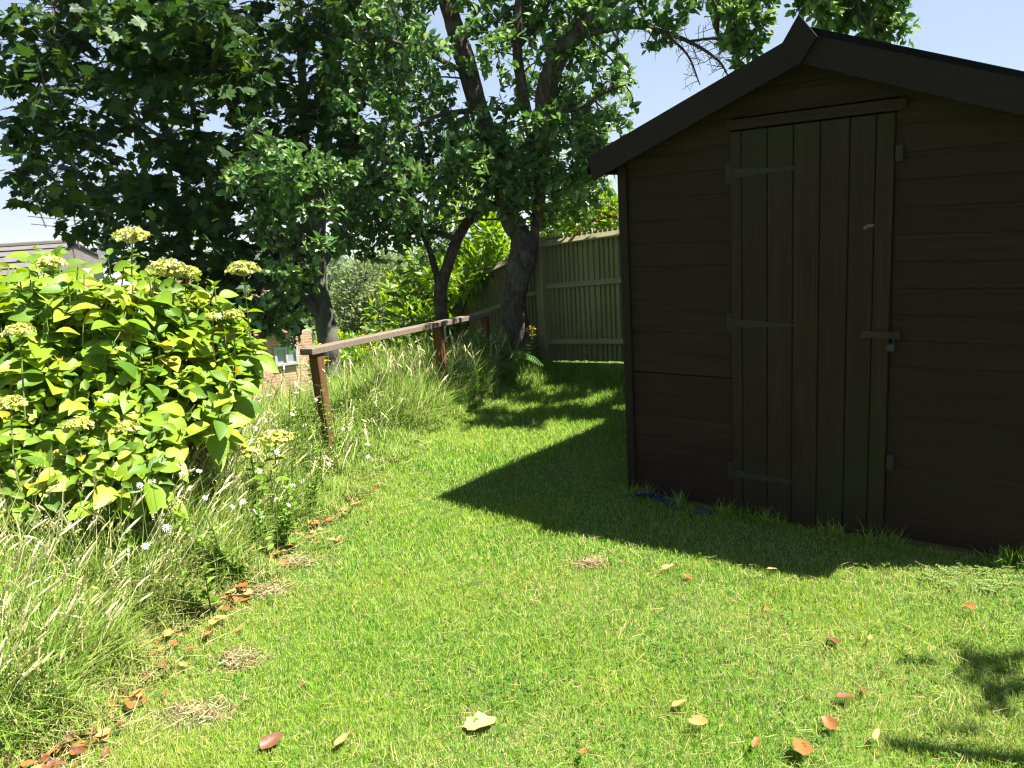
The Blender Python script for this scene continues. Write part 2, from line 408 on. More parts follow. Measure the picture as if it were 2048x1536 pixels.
# ------------------------------------------------------------------ ground sheet and hills (structure)
def build_ground():
    rr = np.concatenate([np.linspace(0, 14, 57), np.geomspace(14.5, 4200, 60)])
    th = np.linspace(0, 2 * np.pi, 145)[:-1]
    X = rr[:, None] * np.sin(th)[None]; Y = rr[:, None] * np.cos(th)[None] + 0 * X
    Z = gz(X, Y) - 0.006
    k = np.clip((rr[:, None] - 300) / 2800, 0, 1)
    Z = Z - 14 * k + 26 * k ** 2 * (0.6 + .25 * np.sin(th * 5 + 1)[None] + .15 * np.sin(th * 13)[None])
    Z = np.minimum(Z, np.where(rr[:, None] > 60, -8, 99))
    V = np.stack([X, Y, Z], 2).reshape(-1, 3); n = len(th)
    mb = MB()
    i = np.arange(len(rr) - 1)[:, None]; j = np.arange(n)[None]; j2 = (j + 1) % n
    q = np.stack([i * n + j, (i + 1) * n + j, (i + 1) * n + j2, i * n + j2], 2).reshape(-1, 4)
    mb.v.append(V); mb.f.append(('tpl', [q.ravel()[k:k + 4] for k in range(0, q.size, 4)], np.array([0]))); mb.n = len(V); mb.uv.append(np.zeros((len(V), 2))); mb.dry.append(np.zeros(len(V)))
    o = mb.build('ground', M['soil'], smooth=True); tag(o, kind='structure')
build_ground()
def build_hills():
    m, n, l, b = newmat('far_fields'); nt = m.node_tree
    l.new(ramp(nt, noise(nt, .006, 5, coords(nt)), [(.35, (.03, .055, .02)), (.5, (.05, .085, .025)), (.62, (.14, .16, .06))]), b.inputs['Base Color']); b.inputs['Roughness'].default_value = .95
    for nm, D, top, lo in (('hills', 2600, -9, -70), ('hills', 1500, -17, -60)):
        xs = np.linspace(-2400, 1400, 90); rows = []
        for t in np.linspace(0, 1, 8):
            z = lo + (top - lo) * np.sin(t * np.pi / 2) + 6 * np.sin(xs * .004 + D) * t + 2.5 * np.sin(xs * .021) * t + 1.2 * np.sin(xs * .07 + D) * t
            rows.append(np.stack([xs, np.full_like(xs, D + t * 700), z], 1))
        V = np.concatenate(rows); N = len(xs)
        mb = MB(); mb.add(V, [(i * N + j, i * N + j + 1, (i + 1) * N + j + 1, (i + 1) * N + j) for i in range(7) for j in range(N - 1)])
        tag(mb.build(nm, m, smooth=True), kind='structure')
build_hills()

# ------------------------------------------------------------------ shed
YAW = -.6759
SH = (0.6476, 4.5434, 0.0)
def build_shed():
    root = thing('garden_shed', 'dark brown wooden apex shed with closed plank door, standing on the lawn', 'shed', SH, YAW)
    DU, DV, DZ = np.array([1.0, 0, 0]), np.array([0, 1.0, 0]), np.array([0, 0, 1.0])
    Wd, Dp, He, Ap, SL = 2.04, 2.9, 1.855, 1.02, 0.375
    def P(mb, name, mat, par=root, **k): return mb.build(name, mat, par, world=False, **k)
    roofz = lambda u: He + 0.02 + SL * (Ap - abs(u - Ap))           # underside of roof at wall face
    # front wall: shiplap boards, each with a recessed cove along its top; a split above one board
    mb = MB(); bh = .118; z0 = 0.0; k = 0
    def strip(mb, ua, ub, za, zb, y0a=0.0, gap=0.0):
        cove = .024
        prof = [(za + .0008, y0a + .010), (za + .0016, y0a), (zb - cove, y0a), (zb - cove * .6, y0a + .003), (zb, y0a + .004), (zb, y0a + .02)]
        def clip(u, z): return z
        L = []
        us = np.linspace(ua, ub, max(2, int((ub - ua) / .12) + 1))
        for (z, y) in prof:
            for u in us:
                zz = min(z, roofz(u))
                L.append((u, y + (0.0008 * math.sin(u * 9 + za * 31)), zz))
        n = len(us); Fs = [(i * n + j, i * n + j + 1, (i + 1) * n + j + 1, (i + 1) * n + j) for i in range(len(prof) - 1) for j in range(n - 1)]
        mb.add(L, Fs)
    while z0 < roofz(Ap):
        z1 = z0 + bh
        segs = [(.052, .640), (1.396, 2.0)] if z0 < 1.9 else [(.052, 2.0)]
        if z0 < 1.946 < z1: segs = [(.052, .640), (1.396, 2.0)]
        for (ua, ub) in segs:
            ta, tb = ua, ub
            if z0 > roofz(ua): ta = Ap - (Ap + (He + .02 - z0) / SL) if False else Ap - (roofz(Ap) - z0) / SL
            if z0 > roofz(ub): tb = Ap + (roofz(Ap) - z0) / SL
            if tb - ta > .03: strip(mb, ta, tb, z0 + (.007 if k == 6 and ua < .1 else 0), z1)
        z0 = z1; k += 1
    mb.box((1.02, .0245, .98), (2.0, .006, 1.9))
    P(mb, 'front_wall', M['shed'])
    # other walls
    for nm, c, s in (('side_wall', (0.03, Dp / 2, He / 2 + .02), (.024, Dp - .05, He)), ('side_wall', (Wd - .03, Dp / 2, He / 2 + .02), (.024, Dp - .05, He)), ):
        mb = MB()
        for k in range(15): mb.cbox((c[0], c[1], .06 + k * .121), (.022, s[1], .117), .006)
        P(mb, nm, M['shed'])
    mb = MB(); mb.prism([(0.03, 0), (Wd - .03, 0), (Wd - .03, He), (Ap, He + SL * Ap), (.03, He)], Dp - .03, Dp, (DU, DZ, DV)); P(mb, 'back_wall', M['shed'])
    # corner trims
    for u in (0.026, Wd - .026):
        mb = MB(); mb.cbox((u, -.009, .91), (.052, .022, 1.84), .004); P(mb, 'corner_post', M['shed_trim'])
    # floor and bearers
    mb = MB(); mb.box((1.02, Dp / 2, .012), (1.96, Dp - .08, .02)); P(mb, 'floor', M['bearer'])
    for y in (.03, 1.4, 2.75):
        mb = MB(); mb.cbox((1.02, y + .02, -.03), (2.06, .06, .055), .004); P(mb, 'bearer', M['bearer'])
    # roof slabs + felt
    ov, fo = .118, .115
    for sgn in (-1, 1):
        def rp(e): return (Ap + sgn * e, He + .022 + SL * (Ap - e))
        mb = MB()
        a, b_ = rp(0), rp(Ap + ov); poly = [a, b_, (b_[0], b_[1] + .016), (a[0], a[1] + .016)]
        mb.prism(poly, -fo + .02, Dp + .1, (DU, DZ, DV)); r = P(mb, 'roof', M['shed_trim'])
        mb = MB(); poly = [(a[0], a[1] + .017), (b_[0] + sgn * .004, b_[1] + .017), (b_[0] + sgn * .012, b_[1] - .03), (b_[0] + sgn * .018, b_[1] - .03), (b_[0] + sgn * .012, b_[1] + .024), (a[0], a[1] + .027)]
        mb.prism(poly, -fo + .012, Dp + .11, (DU, DZ, DV))
        if sgn > 0: mb.prism([(a[0] + .02, a[1] + .028), (b_[0], b_[1] + .028), (b_[0] + .006, b_[1] + .082), (a[0] + .02, a[1] + .082)], -fo - .012, -fo + .05, (DU, DZ, DV))
        P(mb, 'felt', M['felt'], r)
        # bargeboard
        sl = np.array([1, SL]) / math.hypot(1, SL); nn = np.array([-sl[1], sl[0]])
        mb = MB(); hh = .120
        p0 = np.array([Ap, He + .080 + SL * Ap]); pe = np.array([Ap + sgn * (Ap + ov + .0), He + .080 - SL * ov])
        e2 = pe + np.array([-sgn * .036, -hh * 1.02]); q0 = p0 - np.array([0, hh * 1.07])
        mb.prism([p0, pe, e2, q0] if sgn < 0 else [q0, e2, pe, p0], -fo - .0175, -fo, (DU, DZ, DV)); P(mb, 'bargeboard', M['shed_trim'])
    # finial: two diamond boards
    for off in (0, .0155):
        mb = MB(); s_ = 1 if off == 0 else .97; cx_, cz_ = 1.022, 2.283
        mb.prism([(cx_, cz_ + .105 * s_), (cx_ - .078 * s_, cz_ - .012), (cx_ + .004, cz_ - .104 * s_), (cx_ + .079 * s_, cz_ + .0)], -fo - .033 - .014 + off, -fo - .033 + off, (DU, DZ, DV)); P(mb, 'finial', M['shed_trim'])
    # lintel strip over the door
    mb = MB(); mb.cbox((1.028, -.012, 1.974), (.822, .024, .048), .004); P(mb, 'door_lintel', M['shed'])
    # door
    dr = bpy.data.objects.new('door', None); COL.objects.link(dr); dr.parent = root
    ed = [.641, .699, .828, .953, 1.077, 1.206, 1.318, 1.394]
    mb = MB()
    for a, b_ in zip(ed[:-1], ed[1:]): mb.cbox(((a + b_) / 2, -.010, .966), (b_ - a - .003, .020, 1.952), .0045)
    mb.box((1.018, .004, .966), (.75, .006, 1.94))
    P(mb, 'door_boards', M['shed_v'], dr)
    for hz, sc in ((1.745, 1), (1.003, 1), (.205, 1)):
        mb = MB(); y = -.0225
        mb.cbox((.628, -.004, hz), (.034, .010, .105), .002)
        mb.tube([(.646, -.022, hz - .03), (.646, -.022, hz + .03)], .006, 8)
        mb.prism([(.650, hz + .022), (.650, hz - .022), (.955, hz - .008), (.968, hz), (.955, hz + .008)], -.0235, -.0205, (DU, DZ, DV))
        for sx, szz in ((.665, -.012), (.665, .012), (.72, .006), (.79, -.004), (.87, .003), (.95, 0)):
            mb.tube([(sx, -.0265, hz + szz), (sx, -.023, hz + szz)], .0042, 7)
        for szz in (-.04, -.014, .014, .04): mb.tube([(.626, -.0115, hz + szz), (.626, -.008, hz + szz)], .004, 7)
        P(mb, 'hinge', M['hinge'], dr)
    mb = MB(); mb.cbox((1.356, -.0245, .970), (.150, .006, .034), .002); mb.cbox((1.281, -.0235, .970), (.012, .01, .042), .002)
    mb.cbox((1.433, -.0245, .970), (.02, .008, .036), .002)
    th = np.linspace(0, np.pi, 9); mb.tube([(1.41, -.028 - .022 * math.sin(t), .970 + .012 * math.cos(t)) for t in th], .0035, 6)
    P(mb, 'hasp', M['rust'], dr)
    for z, dz in ((1.769, .07), (.37, .074)):
        mb = MB(); mb.cbox((1.414, -.012, z), (.030, .024, dz), .003); mb.tube([(1.414, -.032, z - .01), (1.414, -.022, z - .01)], .007, 8); mb.tube([(1.42, -.028, z + .02), (1.42, -.022, z + .02)], .004, 7)
        P(mb, 'latch', M['hinge'], root)
    mb = MB(); mb.prism([(1.272, 1.452), (1.285, 1.446), (1.288, 1.456), (1.318, 1.458), (1.32, 1.47), (1.298, 1.472), (1.276, 1.462)], -.0212, -.0200, (DU, DZ, DV)); o = P(mb, 'bare_patch', M['raw_wood'], dr); o['label'] = 'chipped patch of bare pale wood'
    # padlock hangs from the hasp
    Rz = Matrix.Rotation(YAW, 3, 'Z'); p = Vector(SH) + Rz @ Vector((1.408, -.044, .96))
    pl = thing('padlock', 'small dull grey padlock hanging from the hasp of the shed door', 'padlock', p, YAW)
    mb = MB(); mb.cbox((0, 0, -.042), (.036, .016, .036), .004); mb.build('lock_body', M['brass'], pl, world=False)
    mb = MB(); th = np.linspace(0, np.pi, 11); pts = [(.012, 0, -.024)] + [(.012 * math.cos(t), 0, -.006 + .012 * math.sin(t)) for t in th] + [(-.012, 0, -.024)]
    mb.tube(pts, .003, 7); mb.build('shackle', M['hinge'], pl, world=False)
build_shed()
def shed_pt(u, dpt, z=0):
    v = Matrix.Rotation(YAW, 3, 'Z') @ Vector((u, dpt, z)); return np.array(SH) + np.array(v)

# things poking out from under the shed
mb = MB(); c0 = shed_pt(.17, -.05); n = 12; pts = []
for i in range(n):
    for j in range(5):
        u = i / (n - 1); w = j / 4
        p = shed_pt(.06 + .26 * u, -.10 + .16 * w + .03 * math.sin(u * 3), .012 + .018 * math.sin(u * 5 + w) * (1 - w * .5) - .012 * (w < .1)); pts.append(p)
mb.add(pts, [(i * 5 + j, (i + 1) * 5 + j, (i + 1) * 5 + j + 1, i * 5 + j + 1) for i in range(n - 1) for j in range(4)])
mb.add([p - [0, 0, .004] for p in map(np.array, pts)], [(i * 5 + j, i * 5 + j + 1, (i + 1) * 5 + j + 1, (i + 1) * 5 + j) for i in range(n - 1) for j in range(4)])
tag(mb.build('plastic_sheet', M['blue'], smooth=True, loc=c0), 'crumpled dark blue plastic sheet poking out under the shed corner', 'plastic sheet')
def stone(loc, r, label, sx=1.4):
    mb = MB(); th = np.linspace(0, np.pi, 7); V = []; k = 10
    for t in th:
        for a in np.arange(k) / k * 2 * np.pi:
            q = 1 + .13 * math.sin(a * 3 + t * 2) + .08 * math.cos(a * 5 + loc[0] * 9)
            V.append((r * sx * q * math.sin(t) * math.cos(a), r * q * math.sin(t) * math.sin(a), r * .5 * math.cos(t)))
    Fs = [(i * k + j, (i + 1) * k + j, (i + 1) * k + (j + 1) % k, i * k + (j + 1) % k) for i in range(6) for j in range(k)]
    mb.add(np.array(V) + loc, Fs); tag(mb.build('stone', M['stone'], smooth=True, loc=loc), label, 'stone')
stone(shed_pt(.12, -.03, .02), .035, 'small pale stone lying on the blue plastic by the shed corner')
stone(shed_pt(.50, -.07, -.018), .045, 'flat grey stone in the grass left of the shed door')

# ------------------------------------------------------------------ handrail
def build_rail():
    A = at(612, 704, 5.45); B = at(975, 627, 8.35)
    root = thing('wooden_handrail', 'low brown wooden handrail on three posts along the edge of the lawn', 'handrail', (A[0], A[1], g1(A[0], A[1])))
    d = B - A; L = np.linalg.norm(d); y = d / L; x = unit(np.cross(y, [0, 0, 1])); z = np.cross(x, y)
    R = np.stack([x, y, z], 1)
    mb = MB(); mb.cbox((A + B) / 2, (.102, L, .044), .003, R); mb.build('rail', M['rail'], root)
    for t, lean in ((.035, (.035, -.03)), (.63, (.03, 0)), (.975, (0, 0))):
        p = A + d * t - z * .0225; gb = g1(p[0], p[1]) - .15
        bot = np.array([p[0] + lean[0], p[1] + lean[1], gb]); ax = unit(p - bot); xx = unit(np.cross(y, ax)); yy = np.cross(ax, xx)
        mb = MB(); ln = np.linalg.norm(p - bot); mb.cbox((p + bot) / 2, (.073, .073, ln), .004, np.stack([xx, yy, ax], 1))
        mb.build('post', M['post'], root)
build_rail()

# ------------------------------------------------------------------ fences
def fence(name, label, A, B, ztopA, ztopB, zbotA, zbotB, posts=(), boards=.086, flip=False):
    A = np.array(A, float); B = np.array(B, float); d = B - A; L = math.hypot(*d); ux = np.array([d[0] / L, d[1] / L, 0])
    nrm = np.array([ux[1], -ux[0], 0])                                # side towards the lawn
    if nrm @ np.array([-A[0], -A[1], 0]) < 0: nrm = -nrm
    root = thing(name, label, 'fence', (A[0], A[1], zbotA))
    zt = lambda s: ztopA + (ztopB - ztopA) * s / L
    zb = lambda s: zbotA + (zbotB - zbotA) * s / L
    base = np.array([A[0], A[1], 0])
    mb = MB(); s = 0.0; up = np.array([0, 0, 1.0])
    while s < L:
        w = boards * random.uniform(.82, 1.12); e = min(s + w, L)
        t0, t1 = (.006, .03) if flip else (.03, .006); j = random.uniform(-.006, .006)
        poly = [(s, 0), (e + .004, 0), (e + .004, -t1), (s, -t0)]
        V = []
        for zz in (0, 1):
            for (a, b_) in poly:
                hgt = (zt(a) - .004 + j * .5) if zz else zb(a) + .13 + j
                V.append(base + ux * a + nrm * (-b_) * 1.0 + up * hgt)
        mb.add(V, [(3, 2, 1, 0), (4, 5, 6, 7), (0, 1, 5, 4), (1, 2, 6, 5), (2, 3, 7, 6), (3, 0, 4, 7)]); s = e
    mb.build('boards', M['fence'], root)
    def beam(nm, zfun, size, off, mat):
        a = base + up * zfun(0) + nrm * off; b_ = base + ux * L + up * zfun(L) + nrm * off
        y = unit(b_ - a); x = unit(np.cross(y, up)); z = np.cross(x, y); m_ = MB()
        m_.cbox((a + b_) / 2, (size[0], np.linalg.norm(b_ - a), size[1]), .004, np.stack([x, y, z], 1)); m_.build(nm, mat, root)
    Hh = lambda s: zt(s) - zb(s)
    m_ = MB(); V = []
    for s_ in (0, L):
        for n_, z_ in ((.031, -.028), (.080, -.075), (.080, -.090), (.031, -.090)): V.append(base + ux * s_ + nrm * n_ + up * (zt(s_) + z_))
    m_.add(V, [(0, 1, 2, 3), (7, 6, 5, 4), (0, 4, 5, 1), (1, 5, 6, 2), (2, 6, 7, 3), (3, 7, 4, 0)]); m_.build('capping', M['fence_rail'], root)
    def arris(zf):
        a = base + up * zf(0); b_ = base + ux * L + up * zf(L); m_ = MB(); V = []
        for p in (a, b_):
            for (n_, z_) in ((.012, .036), (.012, -.036), (.058, -.02), (.062, -.004)): V.append(p + nrm * n_ + up * z_)
        m_.add(V, [(0, 1, 2, 3), (7, 6, 5, 4), (0, 4, 5, 1), (1, 5, 6, 2), (2, 6, 7, 3), (3, 7, 4, 0)]); m_.build('arris_rail', M['fence_rail'], root)
    arris(lambda s: zt(s) - .505); arris(lambda s: zt(s) - 1.09)
    beam('gravel_board', lambda s: zb(s) + .045, (.022, .13), .0, M['fence'])
    for (s, top) in posts:
        p = base + ux * s + nrm * .05; m_ = MB(); zz0 = zb(s) - .2; zz1 = zt(s) + top
        m_.cbox((*p[:2], (zz0 + zz1) / 2), (.105, .105, zz1 - zz0), .006, np.stack([ux, nrm, up], 1)); m_.build('post', M['fence'], root)
Pc = np.array([0.42, 8.60]); dF = np.array([.64, -.77])
# the run behind the shed climbs gently to the right
Q = Pc + dF * 3.2
fence('board_fence', 'tall green-tinged wooden board fence behind the shed, with pale capping', Pc, Q, 1.385, 1.40 + .075 * 3.2, -.03, .22, ((.0, .02), (1.9, .02)), .07, True)
Pl = at(850, 600, 12.4)
fence('sloping_fence', 'weathered board fence stepping down the slope behind the trees', Pc + np.array([-.03, .06]), Pl[:2], 1.34, Pl[2] + .02, -.06, Pl[2] - 1.5, ((4.0, .1),))

# ------------------------------------------------------------------ leaf templates
def tpl_maple():
    # sycamore: five pointed lobes; y along the midrib from the stalk
    out = [(0, 0), (.16, -.10), (.34, -.04), (.30, .10), (.55, .20), (.40, .30), (.56, .52), (.34, .50), (.24, .58), (.22, .74), (.09, .80), (0, 1.0)]
    o = out + [(-x, y) for x, y in out[-2:0:-1]]
    V = [(0, .34, -.05)] + [(x, y, -.22 * x * x - .10 * (y - .34) ** 2 + .03 * abs(x)) for x, y in o]
    n = len(o); Fs = [(0, 1 + i, 1 + (i + 1) % n) for i in range(n)]
    V = np.array(V); return V, Fs, np.stack([V[:, 0] + .5, V[:, 1]], 1)
def tpl_oval(wd=.5, fold=.12, droop=.12, pts=((.18, .55), (.45, 1.0), (.75, .72)), wave=0):
    V = [(0, 0, 0)]; ys = [p[0] for p in pts]
    for y, w in pts: V += [(-w * wd / 2, y, fold * w - droop * y * y + wave), (0, y, -droop * y * y), (w * wd / 2, y, fold * w - droop * y * y - wave)]
    V.append((0, 1, -droop)); k = len(pts)
    Fs = [(0, 2, 1), (0, 3, 2)]
    for i in range(k - 1):
        a = 1 + 3 * i; b = a + 3; Fs += [(a, a + 1, b + 1, b), (a + 1, a + 2, b + 2, b + 1)]
    a = 1 + 3 * (k - 1); e = 1 + 3 * k; Fs += [(a, a + 1, e), (a + 1, a + 2, e)]
    V = np.array(V, float); return V, Fs, np.stack([V[:, 0] / wd + .5, V[:, 1]], 1)
T_MAPLE = tpl_maple(); T_PLUM = tpl_oval(.58, .10, .12)
T_HYD = tpl_oval(.62, .12, .26, ((.07, .42), (.2, .8), (.38, 1.0), (.58, .92), (.78, .58), (.92, .22)))
T_LAUREL = tpl_oval(.40, .07, .15); T_NARROW = tpl_oval(.2, .03, .25); T_SMALL = tpl_oval(.6, .06, .1, ((.3, .9), (.7, .8)))

def rnd_dir(N, up=0.0, sd=1.0):
    v = rng.normal(0, sd, (N, 3)); v[:, 2] += up; return unit(v)

# ------------------------------------------------------------------ trees
def limb(pts, n=7):
    """rows (px, py, depth, width px) -> smooth points and radii"""
    P = np.array([[*at(x, y, Y), w / 2 * pxm(Y)] for x, y, Y, w in pts]); C = crom(P, n)
    return C[:, :3], np.maximum(C[:, 3], .003)

def foliage(blobs, skel, tpl, size, per, twig_len, tw, mode, mb_leaf, mb_twig, ymin=None):
    """blobs: (px, py, depth, radius px, density). Secondary branch from the skeleton to each blob, sprays inside it."""
    skel = np.asarray(skel)
    for (bx, by, bY, br, den) in blobs:
        c = at(bx, by, bY); R = br * pxm(bY)
        dd = np.linalg.norm(skel - c, axis=1); s = skel[np.argmin(dd)]; Ld = np.linalg.norm(c - s)
        mid = (s + c) / 2 + rng.normal(0, .08 * Ld + .01, 3) + np.array([0, 0, .08 * Ld])
        br_pts = crom([s, mid, c + rng.normal(0, .1 * R, 3)], 5)
        mb_twig.tube(br_pts, np.linspace(.006 + .006 * Ld, .004, len(br_pts)), 5, cap=False)
        nS = max(2, int(per * den))
        pts = c + unit(rng.normal(0, 1, (nS, 3))) * (R * rng.uniform(.25, 1.0, (nS, 1)) ** .6) * np.array([1, 1.1, .95])
        loc = np.vstack([br_pts, skel[dd < R * 1.3]]) if (dd < R * 1.3).any() else br_pts
        for p in pts:
            k = np.argmin(np.linalg.norm(loc - p, axis=1)); q = loc[k]; L = np.linalg.norm(p - q)
            m_ = (p + q) / 2 + rng.normal(0, .06 * L, 3) + np.array([0, 0, .05 * L]); tws = crom([q, m_, p], 4)
            mb_twig.tube(tws, np.linspace(tw, tw * .4, len(tws)), 4, cap=False)
            dirv = unit(tws[-1] - tws[-3])
            if mode == 'syc':
                nl = rng.integers(4, 8)
                t = rng.uniform(0, 1, nl) ** .7; base = tws[-1] - dirv * (1 - t)[:, None] * min(L, .22)
                a = rng.normal(0, 1, (nl, 3)); a[:, 2] *= .5; a = unit(a + dirv * .6)
                base = base + a * rng.uniform(.04, .11, (nl, 1))
                tan = unit(a + np.array([0, 0, -.35]) + rng.normal(0, .25, (nl, 3))); nr = unit(np.array([0, 0, 1.0]) + rng.normal(0, .55, (nl, 3)))
                mb_leaf.scatter(*tpl, base, frames(nr, tan), size * np.clip(rng.normal(.9, .24, nl), .35, 1.4))
            else:
                nl = rng.integers(7, 13)
                t = rng.uniform(0, 1, nl) ** .8; base = tws[-1] - dirv * (1 - t)[:, None] * min(L, twig_len) + rng.normal(0, .012, (nl, 3))
                a = unit(rng.normal(0, 1, (nl, 3)) + dirv * .7 + np.array([0, 0, .1]))
                nr = unit(np.array([0, 0, .8]) + rng.normal(0, .7, (nl, 3)))
                mb_leaf.scatter(*tpl, base, frames(nr, a), size * np.clip(rng.normal(.9, .24, nl), .35, 1.4))

def tree(name, label, limbs, blobs, tpl, size, per, mode, leaf, bark, twig_len=.14, tw=.004, sides=10, rough=.12, group=None, extra=None):
    base = limb(limbs[0])[0][0].copy(); base[2] = min(base[2], g1(base[0], base[1]))
    root = thing(name, label, 'tree', tuple(base), 0, group)
    skel = []
    for i, lm in enumerate(limbs):
        P, r = limb(lm)
        if i == 0 and P[0][2] > base[2] - .1: P = np.vstack([np.array([P[0][0], P[0][1], base[2] - .15]), P]); r = np.concatenate([[r[0] * 1.1], r])
        skel.append(P)
        mb = MB(); mb.tube(P, r, sides if i == 0 else max(6, sides - 2), True, rough, i + 3)
        mb.build('trunk' if i == 0 else 'limb', M[bark], root, smooth=True)
    S = np.concatenate(skel)
    mtw = MB()
    for i, lm in enumerate(limbs):
        P, r = limb(lm)
        if bark != 'bark_plum' or i == 0 and len(limbs) > 5: continue
        for k in range(2, len(P) - 1):
            for _ in range(2):
                if rng.random() > .75: continue
                d = unit(rng.normal(0, 1, 3)); l_ = rng.uniform(.05, .24); e = P[k] + d * l_ + [0, 0, -.02]
                mtw.tube([P[k], (P[k] + e) / 2 + rng.normal(0, .012, 3), e], [.0035, .0028, .0015], 4, False)
                for _ in range(2): f = P[k] + d * l_ * rng.uniform(.3, .9); mtw.tube([f, f + rng.normal(0, .035, 3)], [.0022, .0012], 3, False)
    if mtw.n: mtw.build('twiglets', M['twig'], root)
    ml, mt = MB(), MB()
    foliage(blobs, S, tpl, size, per, twig_len, tw, mode, ml, mt)
    cr = ml.build('crown', M[leaf], root); mt.build('twigs', M['twig'], cr)
    return root

# sycamore: tall grey stem at px 640, crown filling the upper left
syc_limbs = [
    [(664, 820, 9.6, 46), (654, 660, 9.6, 40), (636, 580, 9.6, 38), (632, 480, 9.6, 36), (640, 380, 9.6, 32), (652, 240, 9.6, 30), (660, 120, 9.6, 26), (670, -60, 9.6, 22), (680, -260, 9.6, 12)],
    [(640, 520, 9.6, 24), (615, 400, 9.7, 20), (608, 240, 9.8, 17), (600, 60, 9.8, 14), (590, -120, 9.8, 8)],
    [(640, 540, 9.6, 16), (680, 470, 9.8, 12), (720, 400, 10, 9), (750, 330, 10.2, 5)],
    [(636, 560, 9.6, 15), (600, 520, 9.5, 12), (540, 490, 9.3, 9), (470, 455, 9.2, 6), (380, 440, 9.0, 4)],
    [(648, 640, 9.6, 20), (610, 600, 9.4, 15), (570, 560, 9.2, 12), (500, 540, 9.0, 8), (400, 530, 8.8, 5)],
    [(470, 640, 9.4, 20), (435, 500, 9.2, 15), (422, 400, 9.1, 13), (395, 260, 9.0, 11), (370, 120, 8.9, 8), (350, -40, 8.9, 6)],
    [(405, 320, 9.0, 9), (300, 260, 8.8, 7), (190, 180, 8.6, 5), (110, 90, 8.5, 3)],
    [(418, 420, 9.1, 9), (330, 390, 8.9, 7), (220, 330, 8.7, 5), (110, 250, 8.5, 3)],
    [(425, 450, 9.1, 8), (330, 460, 8.9, 6), (230, 430, 8.8, 4), (130, 400, 8.7, 3)],
]
sb = []
def row(y, xs, r=85, den=1.0, Y=None):
    for x in xs: sb.append((x + rng.normal(0, 12), y + rng.normal(0, 12), (8.3 + 2.2 * rng.random()) if Y is None else Y, r * rng.uniform(.8, 1.15), den))
row(-190, range(150, 700, 110), 95, .8); row(-80, range(130, 730, 95), 90, 1)
row(20, [110, 200, 290, 380, 470, 560, 650, 720]); row(110, [95, 180, 270, 360, 450, 540, 620, 700]); row(200, [80, 165, 255, 345, 435, 520, 600, 680])
row(290, [100, 190, 280, 365, 450, 530, 610, 700]); row(370, [110, 190, 280, 370, 450, 720]); row(445, [160, 250, 340, 430, 500, 560, 700], 75); row(515, [270, 350, 430, 510, 560], 65)
row(60, [320, 420, 240], 80, 1, 7.9); row(150, [300, 400, 500], 80, 1, 8.2)
row(575, [430, 500, 560], 55); row(620, [500, 550, 590], 48, .9)
for x, y in ((35, 30), (20, 95), (50, 160), (20, 260), (45, 330), (70, 400), (30, 175), (60, 60)): sb.append((x, y, 8.4, 42, .28))
tree('sycamore_tree', 'big dark sycamore with lobed leaves and pale grey trunk, left of the plum trees', syc_limbs, sb, T_MAPLE, .145, 20, 'syc', 'syc', 'bark_syc', tw=.004, sides=12, rough=.06)

# old plum tree: dark S-shaped trunk in front of the fence corner
Yp = 8.45
pl_limbs = [
    [(1062, 750, Yp, 66), (1046, 690, Yp, 50), (1028, 620, Yp, 48), (1032, 560, Yp, 52), (1046, 515, Yp, 52), (1042, 475, Yp, 42), (1020, 445, Yp, 36), (1008, 380, Yp, 40), (985, 300, Yp, 38), (955, 210, Yp + .1, 36), (930, 120, Yp + .1, 36), (908, 50, Yp + .1, 34), (890, -20, Yp + .1, 32), (860, -160, Yp, 24)],
    [(1050, 512, Yp, 20), (1068, 470, Yp, 18), (1078, 400, Yp - .1, 24), (1085, 300, Yp - .2, 30), (1092, 190, Yp - .3, 36), (1115, 120, Yp - .4, 36), (1160, 60, Yp - .5, 34), (1215, 5, Yp - .6, 30), (1300, -80, Yp - .8, 24), (1420, -170, Yp - 1, 18)],
    [(1080, 350, Yp - .1, 20), (1056, 240, Yp - .2, 20), (1040, 150, Yp - .2, 20), (1034, 80, Yp - .3, 17), (1040, -30, Yp - .3, 14)],
    [(1040, 90, Yp - .3, 10), (1080, 40, Yp - .4, 8), (1110, -20, Yp - .4, 6)],
    [(1170, 68, Yp - .5, 14), (1260, 52, Yp - .9, 11), (1340, 68, Yp - 1.1, 9), (1400, 95, Yp - 1.3, 6), (1440, 125, Yp - 1.4, 4), (1460, 160, Yp - 1.5, 2)],
    [(1330, 66, Yp - 1.1, 5), (1375, 110, Yp - 1.1, 4), (1400, 170, Yp - 1.2, 2)],
    [(1380, 82, Yp - 1.2, 5), (1440, 80, Yp - 1.4, 4), (1485, 130, Yp - 1.5, 2.5)],
    [(1440, -140, Yp - 1.1, 14), (1425, 0, Yp - 1.3, 10), (1437, 70, Yp - 1.4, 7), (1470, 110, Yp - 1.5, 4)],
    [(1420, -170, Yp - 1, 16), (1560, -90, Yp - 1.4, 12), (1660, 0, Yp - 1.7, 8), (1740, 40, Yp - 1.9, 5)],
    [(1008, 385, Yp, 12), (960, 345, Yp - .3, 9), (900, 330, Yp - .5, 6), (840, 340, Yp - .6, 4)],
    [(940, 150, Yp, 12), (860, 110, Yp - .2, 9), (780, 80, Yp - .3, 6), (720, 60, Yp - .4, 4)],
    [(960, 220, Yp, 12), (880, 230, Yp - .3, 8), (800, 270, Yp - .4, 5)],
    [(1092, 200, Yp - .3, 10), (1150, 220, Yp - .6, 7), (1200, 190, Yp - .7, 5), (1250, 170, Yp - .8, 3)],
]
pb = []
